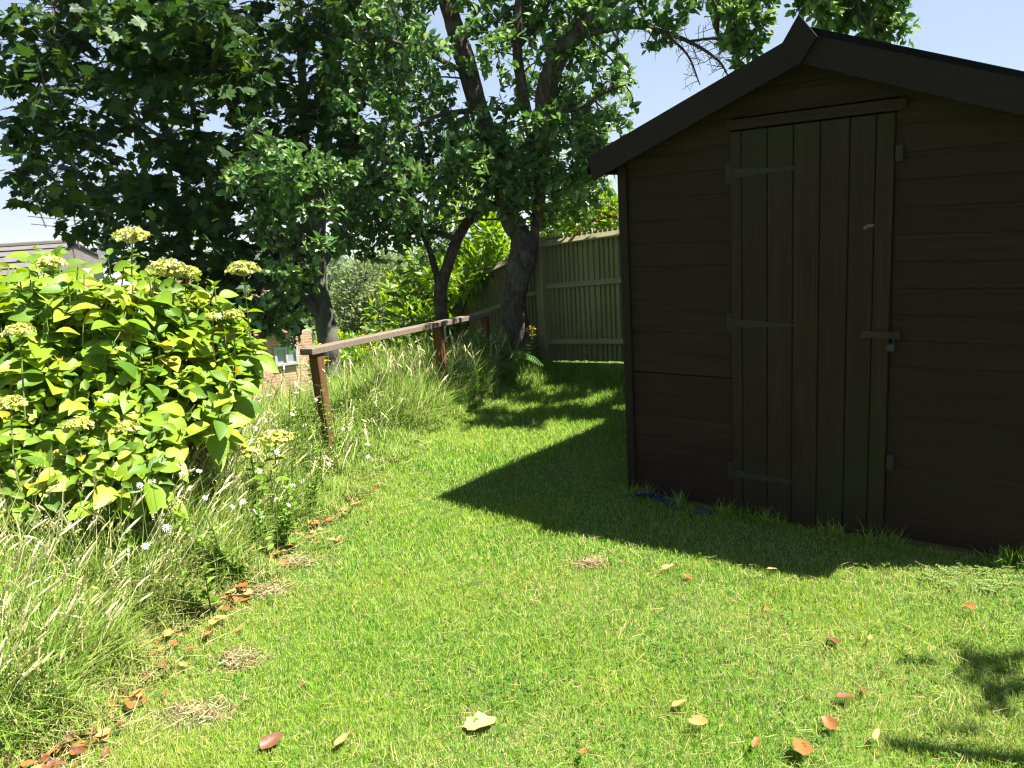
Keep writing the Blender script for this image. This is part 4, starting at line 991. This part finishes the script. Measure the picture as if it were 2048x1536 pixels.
    tag(mb.build('lawn_grass', M['lawn']), 'short mown lawn grass', 'grass', kind='stuff')
lawn()
def clover():
    ml = MB(); C = rng.uniform([-1.6, 1.7], [2.2, 5.5], (110, 2)); P = np.concatenate([c + rng.normal(0, .09, (rng.integers(8, 45), 2)) for c in C])
    P = P[(P[:, 0] > xe(P[:, 1]) - .3) & ~in_shed(P[:, 0], P[:, 1])]; N = len(P)
    z = gz(P[:, 0], P[:, 1]) + rng.uniform(.015, .036, N)
    for k in range(3):
        az = rng.uniform(0, .5, N) + k * 2.09; tan = np.stack([np.cos(az), np.sin(az), np.full(N, .15)], 1); nr = unit(np.array([0, 0, 1.]) + rng.normal(0, .2, (N, 3)))
        ml.scatter(*T_SMALL, np.stack([*P.T, z], 1), frames(nr, tan), rng.uniform(.009, .015, N))
    tag(ml.build('clover', leafmat('clover_leaves', [(0, (.045, .13, .010)), (1, (.09, .20, .018))], .6, .3, .15)), 'small clover leaves growing through the lawn', 'ground cover', kind='stuff')
clover()

def mead_h(dl, y):
    a = np.interp(dl, [-.12, 0, .12, .35, .7, 1.1, 3], [.04, .08, .20, .40, .52, .56, .5])
    b = np.interp(dl, [-.12, 0, .3, .6, 1.0, 3], [.04, .06, .15, .34, .56, .5])
    c = np.interp(dl, [-.12, 0, .2, .6, 3], [.05, .09, .34, .46, .44])
    w = np.interp(y, [4.3, 4.9], [0, 1]); v = np.interp(y, [5.9, 6.6], [0, 1]); return (a * (1 - w) + b * w) * (1 - v) + c * v
def meadow():
    mb = MB(); ms = MB(); mh = MB()
    N = 190000; y = rng.uniform(1.2, 9.2, N); dl = rng.exponential(.72, N) * 1.0 - .12; x = xe(y) - dl + .10 * np.sin(y * 4.7) * np.sin(y * 11.3 + 1)
    k = (dl < 3.2) & (x > -.75 * y - 1.0) & (rng.random(N) < np.clip(1.25 - .1 * y, .25, 1)); x, y, dl = x[k], y[k], dl[k]; N = len(x)
    cl = .5 + .5 * np.sin(x * 6.1 + 2 * np.sin(y * 2.3)) * np.sin(y * 5.2 + 1.5 * np.cos(x * 3))
    hm = mead_h(dl, y) * 1.12
    h = hm * rng.uniform(.45, 1.25, N) * (.88 + .24 * cl); w = np.interp(y, [1, 4, 9], [.0042, .0056, .0085]) * rng.uniform(.5, 1.7, N)
    d = np.where(rng.random(N) < .10, rng.uniform(.3, .9, N), 0); d = np.maximum(d, np.clip(1 - dl / .25, 0, 1) * np.clip((5 - y) / 1.2, .1, 1) * rng.uniform(0, .8, N) * (rng.random(N) < .5))
    mb.scatter(blade_tpl(N, rng.uniform(.05, .9, N), np.ones(N)), BF, None, np.stack([x, y, gz(x, y)], 1), zframe(N, .27, np.stack([.14 * np.clip(5 - y, 0, 1), -.08 * np.clip(5 - y, 0, 1)], 1)), np.stack([w, h, h], 1), d)
    # mound of grass round the plum trunk and rail end
    N = 9000; a = rng.uniform(0, 6.28, N); r = .75 * np.sqrt(rng.random(N)); x = .02 + r * np.cos(a) * 1.0 - .15; y = 8.25 + r * np.sin(a) * .7; h = rng.uniform(.1, .38, N) * (1.15 - r)
    mb.scatter(blade_tpl(N, rng.uniform(.1, .9, N), np.ones(N)), BF, None, np.stack([x, y, gz(x, y)], 1), zframe(N, .25), np.stack([.0075 * rng.uniform(.7, 1.3, N), h, h], 1), np.zeros(N))
    tag(mb.build('meadow_grass', M['meadow']), 'long uncut grass along the left edge of the lawn', 'grass', kind='stuff')
    # flowering stems with seed heads
    spV = []
    for z, r in ((0, .25), (.25, .9), (.6, 1), (1, .1)):
        for a in (0, 2.09, 4.19): spV.append((r * math.cos(a + z), r * math.sin(a + z), z))
    spV = np.array(spV); spF = [(i * 3 + j, i * 3 + (j + 1) % 3, (i + 1) * 3 + (j + 1) % 3, (i + 1) * 3 + j) for i in range(3) for j in range(3)]
    for _ in range(2400):
        y = 1.5 + 7 * rng.random() ** 1.5; dl = .08 + rng.exponential(.55); x = float(xe(y)) - dl
        if dl > 2.4 or x < -.72 * y - .5 or (y > 4.6 and rng.random() < .5): continue
        b = np.array([x, y, g1(x, y)]); h = max(.16, float(mead_h(dl, y)) * rng.uniform(.95, 1.5)); az = rng.uniform(0, 6.28) if y > 4.5 else rng.normal(-.4, 1.0); ln = rng.uniform(.1, .5) * h; dv = np.array([math.cos(az), math.sin(az), 0])
        P = crom([b, b + [0, 0, h * .5] + dv * ln * .25, b + [0, 0, h] + dv * ln], 3); ms.tube(P, .0011 + .00016 * y, 3, False, )
        tg = unit(P[-1] - P[-2]); dr = unit(tg + dv * rng.uniform(0, 1.0)); L = rng.uniform(.04, .10)
        fr = frames(unit(rng.normal(0, 1, (1, 3))), dr[None])[:, :, [0, 2, 1]]
        ms.n, ms.n
        mh.scatter(spV, spF, None, P[-1][None], fr, np.array([[.0052, .0052, L]]) * rng.uniform(.8, 1.3))
        if rng.random() < .35:                                      # loose panicle
            n_ = 14; t = rng.uniform(0, 1, n_); q = P[-1] + dr * (t * L)[:, None] + rng.normal(0, .012, (n_, 3))
            mh.scatter(spV, spF, None, q, frames(rnd_dir(n_), rnd_dir(n_) + dr)[:, :, [0, 2, 1]], np.tile([[.0018, .0018, .008]], (n_, 1)))
    for a_ in mh.v: pass
    off = ms.n
    for e in mh.f: ms.f.append((e[0], e[1], e[2] + off))
    ms.v += mh.v; ms.uv += mh.uv; ms.dry += mh.dry; ms.n += mh.n
    tag(ms.build('seeding_grass', M['seed']), 'tall flowering grass stems with straw-coloured seed heads', 'grass', kind='stuff')
meadow()

# ------------------------------------------------------------------ wild flowers and weeds
def daisy(loc, h, az, lean, rad=.02):
    root = thing('oxeye_daisy', 'white oxeye daisy on a thin stem in the long grass', 'flower', tuple(loc), 0, 'oxeye daisies in the long grass')
    top = np.array([lean * math.cos(az), lean * math.sin(az), h]); mb = MB(); mb.tube(crom([(0, 0, 0), top * .5 + [0, 0, .02], top], 4), .0016, 5, False); mb.build('stem', M['stem_green'], root, world=False)
    nr = unit(np.array([.35, -.55, .8]) + rng.normal(0, .3, 3)); N = 11; fr0 = frames(nr[None], unit(rng.normal(0, 1, (1, 3))))[0]
    mb = MB()
    for k in range(N):
        a = k / N * 6.283; t = fr0 @ np.array([math.cos(a), math.sin(a), rng.uniform(-.3, .15)]); mb.scatter(*T_NARROW, (top + t * rad * .25)[None], frames(nr[None], t[None]), np.array([[rad * 1.15, rad * rng.uniform(.75, 1.15), rad * .9]]))
    f = mb.build('petals', M['white_petal'], root, world=False)
    mb = MB(); th = np.arange(8) / 8 * 6.283; V = [top + fr0 @ np.array([rad * .3 * math.cos(a), rad * .3 * math.sin(a), .001]) for a in th] + [top + nr * .005]; mb.add(V, [(i, (i + 1) % 8, 8) for i in range(8)]); mb.build('centre', M['yellow'], root, world=False)
for px, py, Y in ((680, 858, 5.0), (275, 968, 3.5), (305, 968, 3.5), (370, 948, 3.7), (408, 942, 3.8), (585, 1005, 4.2), (620, 850, 4.8), (500, 857, 4.5), (510, 858, 4.4), (545, 790, 5.0), (600, 785, 5.1), (640, 742, 5.3), (560, 850, 4.6), (610, 905, 4.5), (530, 940, 4.2), (480, 1000, 3.8), (735, 890, 5.2), (735, 915, 5.0), (655, 930, 4.8), (470, 880, 4.3), (590, 765, 5.2), (575, 830, 4.8), (425, 905, 4.1), (340, 1050, 3.4), (520, 1030, 4.0), (455, 1012, 3.7), (500, 1020, 3.8), (540, 1000, 4.0), (575, 975, 4.2), (300, 1085, 3.2), (410, 990, 3.6), (605, 960, 4.4), (640, 800, 5.2), (520, 800, 4.8), (495, 780, 4.8), (560, 900, 4.4), (595, 815, 4.9)):
    p = at(px, py, Y - .25); gzv = g1(p[0], p[1]); daisy((p[0], p[1], gzv), max(.06, p[2] - gzv), rng.uniform(0, 6.28), .03, rng.uniform(.011, .016))
def weed(name, label, cat, loc, h, nst, leaf_tpl, lsize, mat, flower=None, spread=.12, group=None):
    root = thing(name, label, cat, tuple(loc), 0, group); ms, ml, mf = MB(), MB(), MB()
    for s in range(nst):
        az = rng.uniform(0, 6.28); top = np.array([spread * rng.random() * math.cos(az), spread * rng.random() * math.sin(az), h * rng.uniform(.75, 1.05)])
        b0 = np.array([rng.normal(0, .015), rng.normal(0, .015), 0]); P = crom([b0, (b0 + top) / 2 + rng.normal(0, .02, 3), top], 8); ms.tube(P, np.linspace(.004, .0018, len(P)), 5, False)
        for i in range(2, len(P)):
            for k in range(2):
                a = rng.uniform(0, 6.28); t = unit(np.array([math.cos(a), math.sin(a), .45])); sz = lsize * (1.15 - .7 * i / len(P)) * rng.uniform(.8, 1.2)
                ml.scatter(*leaf_tpl, P[i][None], frames(np.array([[0, 0, 1.]]) + rng.normal(0, .25, (1, 3)), t[None]), np.array([sz]))
        if flower:
            mf = MB()
            for _ in range(flower):
                q = top + np.array([rng.normal(0, .035), rng.normal(0, .035), rng.uniform(-.01, .03)]); ms.tube([top - [0, 0, .06], q], .0012, 4, False)
                for k in range(9):
                    a = k / 9 * 6.283; t = unit(np.array([math.cos(a), math.sin(a), .15])); mf.scatter(*T_SMALL, q[None], frames(np.array([[0, 0, 1.]]), t[None]), np.array([rng.uniform(.010, .014)]))
            mf.build('flower_cluster', M['yellow'], root, world=False)
    ms.build('stems', M['stem_green'], root, world=False); ml.build('leaves', M[mat], root, world=False)
def gp(px, py, Y): p = at(px, py, Y); return p
for px, py, Y, nst, lab in ((725, 660, 7.4, 4, 'yellow-flowered ragwort rising behind the near half of the handrail'), (645, 672, 6.6, 2, 'small yellow ragwort beside the grey sycamore trunk'), (1062, 660, 8.2, 3, 'orange-yellow ragwort at the foot of the old plum trunk')):
    p = at(px, py, Y); z = g1(p[0], p[1]); weed('ragwort_plant', lab, 'flower', (p[0], p[1], z), p[2] - z, nst, T_NARROW, .09, 'weed', 14, .12)
for i, (px, py, Y) in enumerate(((600, 730, 5.2), (625, 760, 5.15), (642, 735, 5.3), (660, 780, 5.2), (580, 760, 5.3), (560, 800, 5.0), (535, 820, 4.9), (610, 820, 5.0), (700, 760, 5.6), (760, 760, 6.2), (590, 860, 4.6), (640, 880, 4.8), (500, 900, 4.3), (450, 930, 4.1))):
    p = at(px, py, Y); z = g1(p[0], p[1]); weed('leafy_weed', 'upright leafy weed among the grass round the near handrail post', 'plant', (p[0], p[1], z), max(.2, p[2] - z), 2, T_NARROW, .075, 'weed', None, .1, 'weeds round the near handrail post')
for px, py, Y in ((300, 1020, 3.4), (420, 1000, 3.6), (520, 980, 3.9), (560, 960, 4.2), (380, 1060, 3.3), (480, 1060, 3.6), (600, 930, 4.5), (230, 1040, 3.2), (560, 1010, 4.0)):
    p = at(px, py, Y); z = g1(p[0], p[1]); weed('leafy_weed', 'low leafy weed in the long grass below the hydrangea', 'plant', (p[0], p[1], z), max(.2, p[2] - z), 2, T_PLUM, .055, 'weed', None, .2, 'weeds below the hydrangea')
p = at(790, 470, 8.6); z = g1(p[0], p[1]); weed('tall_thistle', 'tall single-stemmed thistle with broad pale leaves, left of the forked plum', 'plant', (p[0], p[1], z), p[2] - z, 1, T_LAUREL, .30, 'weed', None, .05)
p = at(1185, 650, 8.0); z = g1(p[0], p[1]); weed('fence_weed', 'thin yellow-flowered weed leaning in front of the fence', 'plant', (p[0], p[1], z), p[2] - z, 2, T_NARROW, .06, 'weed', 5, .25)
def fern(loc, label, n=9, L=.5):
    root = thing('fern', label, 'fern', tuple(loc))
    for k in range(n):
        a = k / n * 6.283 + rng.random() * .4; h = np.array([math.cos(a), math.sin(a), 0]); l_ = L * rng.uniform(.75, 1.1); P = crom([(0, 0, 0), h * l_ * .35 + [0, 0, l_ * .62], h * l_ * .8 + [0, 0, l_ * .72], h * l_ * 1.15 + [0, 0, l_ * .5]], 8); mb = MB(); mb.tube(P, np.linspace(.003, .001, len(P)), 4, False)
        T = np.gradient(P, axis=0)
        for i in range(4, len(P)):
            t = unit(T[i]); s = unit(np.cross(t, [0, 0, 1.])); w = l_ * .26 * math.sin(np.pi * (i + 1) / (len(P) + 2)) ** .8
            for sg in (-1, 1): mb.scatter(*T_NARROW, P[i][None], frames(np.cross(s, t)[None] * 1.0, (s * sg + t * .35)[None]), np.array([[w * .9, w, w]]))
        mb.build('frond', M['fern'], root, world=False)
for px, py, Y, lab in ((985, 665, 8.1, 'bright green fern at the far end of the handrail, by the old plum trunk'), (960, 735, 7.9, 'fern low in the grass under the far end of the handrail'), (930, 650, 9.1, 'fern behind the handrail, right of the forked plum trunk')):
    p = at(px, py, Y); z = g1(p[0], p[1]); fern((p[0], p[1], z), lab, 9, max(.3, (p[2] - z) * .8))
for px, py, Y, h, lab in ((940, 690, 8.15, .62, 'bushy dark weed under the far half of the handrail'), (985, 700, 8.25, .6, 'bushy weed just left of the old plum trunk'), (905, 720, 8.3, .5, 'bushy weed at the foot of the forked plum')):
    p = at(px, py, Y); z = g1(p[0], p[1]); weed('bushy_weed', lab, 'plant', (p[0], p[1], z), h, 12, T_LAUREL, .10, 'weed', None, .45)
p = on_ground(1945, 1165); 
def silverweed(p):
    ml = MB(); N = 110; a = rng.uniform(0, 6.28, N); r = .15 * np.sqrt(rng.random(N)); q = np.stack([p[0] + r * np.cos(a) * 1.2, p[1] + r * np.sin(a) * .7, p[2] + rng.uniform(.012, .032, N)], 1)
    for i in range(N):
        t = unit(np.array([math.cos(a[i]), math.sin(a[i]), .05]) + rng.normal(0, .2, 3)); s = unit(np.cross(t, [0, 0, 1.]))
        for k in range(4):
            for sg in (-1, 1): ml.scatter(*T_SMALL, (q[i] + t * .012 * k)[None], frames(np.array([[0, 0, 1.]]) + rng.normal(0, .15, (1, 3)), (s * sg + t * .4)[None]), np.array([.011]))
    tag(ml.build('silverweed_patch', leafmat('silvery_leaves', [(0, (.10, .17, .03)), (1, (.19, .26, .07))], .6, .25, .2), loc=tuple(p)), 'low patch of silvery weed leaves in the lawn by the right end of the shed', 'plant')
silverweed(p)

# ------------------------------------------------------------------ fallen leaves
def torn(wd):
    wd = wd or rng.uniform(.38, .8); k = 16; V = [(0, .5, 0)]; t = np.arange(k) / k * 2 * np.pi; ph = rng.uniform(0, 6.28, 3)
    rr = 1 + .07 * np.sin(5 * t + ph[0]) + .05 * np.sin(9 * t + ph[1]) + rng.normal(0, .04, k); rr[rng.integers(0, k)] *= rng.uniform(.6, .9)
    for q in (.5, 1.0):
        for i in range(k):
            y = .5 - .5 * math.cos(t[i]); wl_ = math.sin(t[i]) * (1.15 - .35 * y); f = q * (rr[i] if q == 1 else 1)
            V.append((wl_ * wd / 2 * f, .5 + (y - .5) * f, rng.normal(0, .012) + .05 * abs(math.sin(t[i])) * q))
    V.append((0, -.02, 0)); V.append((.015, -.32, .03)); V.append((-.02, -.02, .01))
    Fs = [(0, 1 + i, 1 + (i + 1) % k) for i in range(k)] + [(1 + i, 1 + k + i, 1 + k + (i + 1) % k, 1 + (i + 1) % k) for i in range(k)] + [(1 + 2 * k, 2 + 2 * k, 3 + 2 * k)]
    V = np.array(V); return V, Fs, np.stack([V[:, 0] / wd + .5, V[:, 1]], 1)
def fallen(px, py, size, mat, label, tpl=None, group=None, curl=.25, rz=None):
    p = on_ground(px, py); V, Fs, uv = torn(tpl); V = V.copy(); V[:, 1] -= .5; V[:, 2] += curl * (rng.uniform(1.2, 4.5) * V[:, 0] ** 2 + rng.uniform(-.3, 2.2) * V[:, 1] ** 2 + rng.uniform(-1, 1) * V[:, 0] * V[:, 1] + .25 * V[:, 0] * np.sin(V[:, 1] * 9))
    a = rng.uniform(0, 6.28) if rz is None else rz; t = np.array([[math.cos(a), math.sin(a), rng.normal(0, .12)]]); nr = unit(np.array([0, 0, 1.]) + rng.normal(0, .25, 3))[None]
    mb = MB(); mb.scatter(V, Fs, uv, np.array([[p[0], p[1], p[2] + rng.uniform(.022, .045)]]), frames(nr, t), np.array([size]))
    tag(mb.build('fallen_leaf', M[mat], loc=(p[0], p[1], p[2]), smooth=True), label, 'leaf', group)
T_CURL, T_BROAD = None, .7
special = [(960, 1462, .105, 'dead_pale', 'large pale cream leaf lying at the bottom middle of the lawn', T_BROAD, .1), (686, 1497, .075, 'dead_tan', 'ochre folded leaf lying left of the pale cream leaf', T_CURL, 1.2),
           (1360, 1426, .06, 'dead_tan', 'ochre leaf above another ochre leaf, right of the pale cream leaf', T_CURL, .4), (1396, 1466, .062, 'dead_tan', 'lower of two ochre leaves right of the pale cream leaf', T_CURL, 2.6), (1602, 1518, .085, 'dead', 'orange curled leaf cut by the bottom edge of the picture', T_BROAD, 1.4),
           (545, 1500, .08, 'dead_brown', 'dark rust curled leaf near the bottom left of the lawn', T_CURL, .7), (1335, 1150, .07, 'dead_tan', 'tan curled leaf near the tip of the shed shadow on the right', T_CURL, .3), (1378, 1168, .06, 'dead', 'orange leaf just right of a tan curled leaf', T_CURL, 2), (1668, 1293, .07, 'dead_brown', 'dark maroon upright leaf on the sunny lawn at right', T_CURL, 1.6),
           (1740, 1292, .04, 'dead_tan', 'pinkish small leaf right of the dark maroon leaf', T_CURL, 1.0), (1937, 1232, .055, 'dead', 'rusty leaf on the lawn near the right edge', T_CURL, 1.9), (1355, 1032, .06, 'dead_brown', 'brown leaf in the shed shadow near the blue plastic', T_CURL, .2), (1545, 1155, .05, 'dead_tan', 'faded pink leaf on the lawn just outside the shed shadow', T_CURL, .2),
           (1660, 1466, .06, 'dead', 'small orange leaf among three at the bottom right of the lawn', T_CURL, 1.8), (1750, 1490, .05, 'dead_tan', 'buff leaf right of the small orange leaf at bottom right', T_CURL, .9), (1690, 1415, .06, 'dead_brown', 'red-brown leaf on the lawn above the small orange leaf', T_CURL, .3)]
for px, py, sz, mt, lab, tp, rz in special: fallen(px, py, sz, mt, lab, tp, None, .25, rz)
for px, py in ((1100, 1045), (740, 1040), (1240, 1130), (960, 905), (1475, 1105), (1530, 1230), (880, 855), (845, 865), (925, 845), (1735, 1395), (605, 1385), (1510, 1505), (1170, 1525)):
    fallen(px + rng.normal(0, 4), py + rng.normal(0, 4), rng.uniform(.03, .05), 'dead_brown' if rng.random() < .6 else 'dead', 'small brown leaf scrap lying on the mown lawn', T_CURL, 'small leaf scraps on the lawn')
for k in range(230):
    t = rng.random() ** 1.6; y = 2.0 + 2.9 * t; x = float(xe(y)) + rng.normal(.09, .095)
    d = np.array([x, y, g1(x, y)]) - O_; zc = d @ F_; fallen(W / 2 + FPX * (d @ R_) / zc, H / 2 - FPX * (d @ U_) / zc, rng.uniform(.026, .064), rng.choice(['dead', 'dead', 'dead_brown', 'dead_tan']), 'orange-brown dead leaf in the litter between lawn and long grass', T_CURL, 'dead leaves along the lawn edge')
for cx, cy_ in ((240, 1272), (255, 1312), (330, 1300), (440, 1155), (560, 1085), (600, 1040), (110, 1465), (150, 1405), (60, 1505), (185, 1335), (380, 1235), (490, 1130)):
    for _ in range(5): fallen(cx + rng.normal(0, 22), cy_ + rng.normal(0, 12), rng.uniform(.03, .075), rng.choice(['dead', 'dead', 'dead_brown', 'dead_tan']), 'orange-brown dead leaf in the litter between lawn and long grass', T_CURL, 'dead leaves along the lawn edge')
def straws():
    mb = MB(); N = 1700; y = 1.8 + 4.2 * rng.random(N) ** 1.2; x = xe(y) + rng.normal(.03, .16, N); az = rng.uniform(0, 6.28, N); tan = np.stack([np.cos(az), np.sin(az), rng.normal(.05, .15, N)], 1)
    V = np.array([(-.5, 0, 0), (.5, 0, 0), (.5, 1, 0), (-.5, 1, 0)], float)
    mb.scatter(V, [(0, 1, 2, 3)], None, np.stack([x, y, gz(x, y) + rng.uniform(.015, .05, N)], 1), frames(unit(np.array([0, 0, 1.]) + rng.normal(0, .4, (N, 3))), tan), np.stack([rng.uniform(.0013, .003, N), rng.uniform(.03, .13, N), np.ones(N)], 1))
    tag(mb.build('dry_straw', M['straw']), 'dry straw and cut stems along the lawn edge', 'straw', kind='stuff')
straws()

# ------------------------------------------------------------------ haze
def haze():
    mb = MB(); mb.box((0, 0, -33.5), (8800, 8800, 97)); m = bpy.data.materials.new('haze'); m.use_nodes = True; n = m.node_tree.nodes; n.clear()
    out = n.new("ShaderNodeOutputMaterial"); v = n.new("ShaderNodeVolumePrincipled"); v.inputs['Color'].default_value = (.86, .92, 1, 1); v.inputs['Density'].default_value = .00022
    m.node_tree.links.new(v.outputs[0], out.inputs['Volume']); tag(mb.build('haze', m), kind='stuff')
haze()
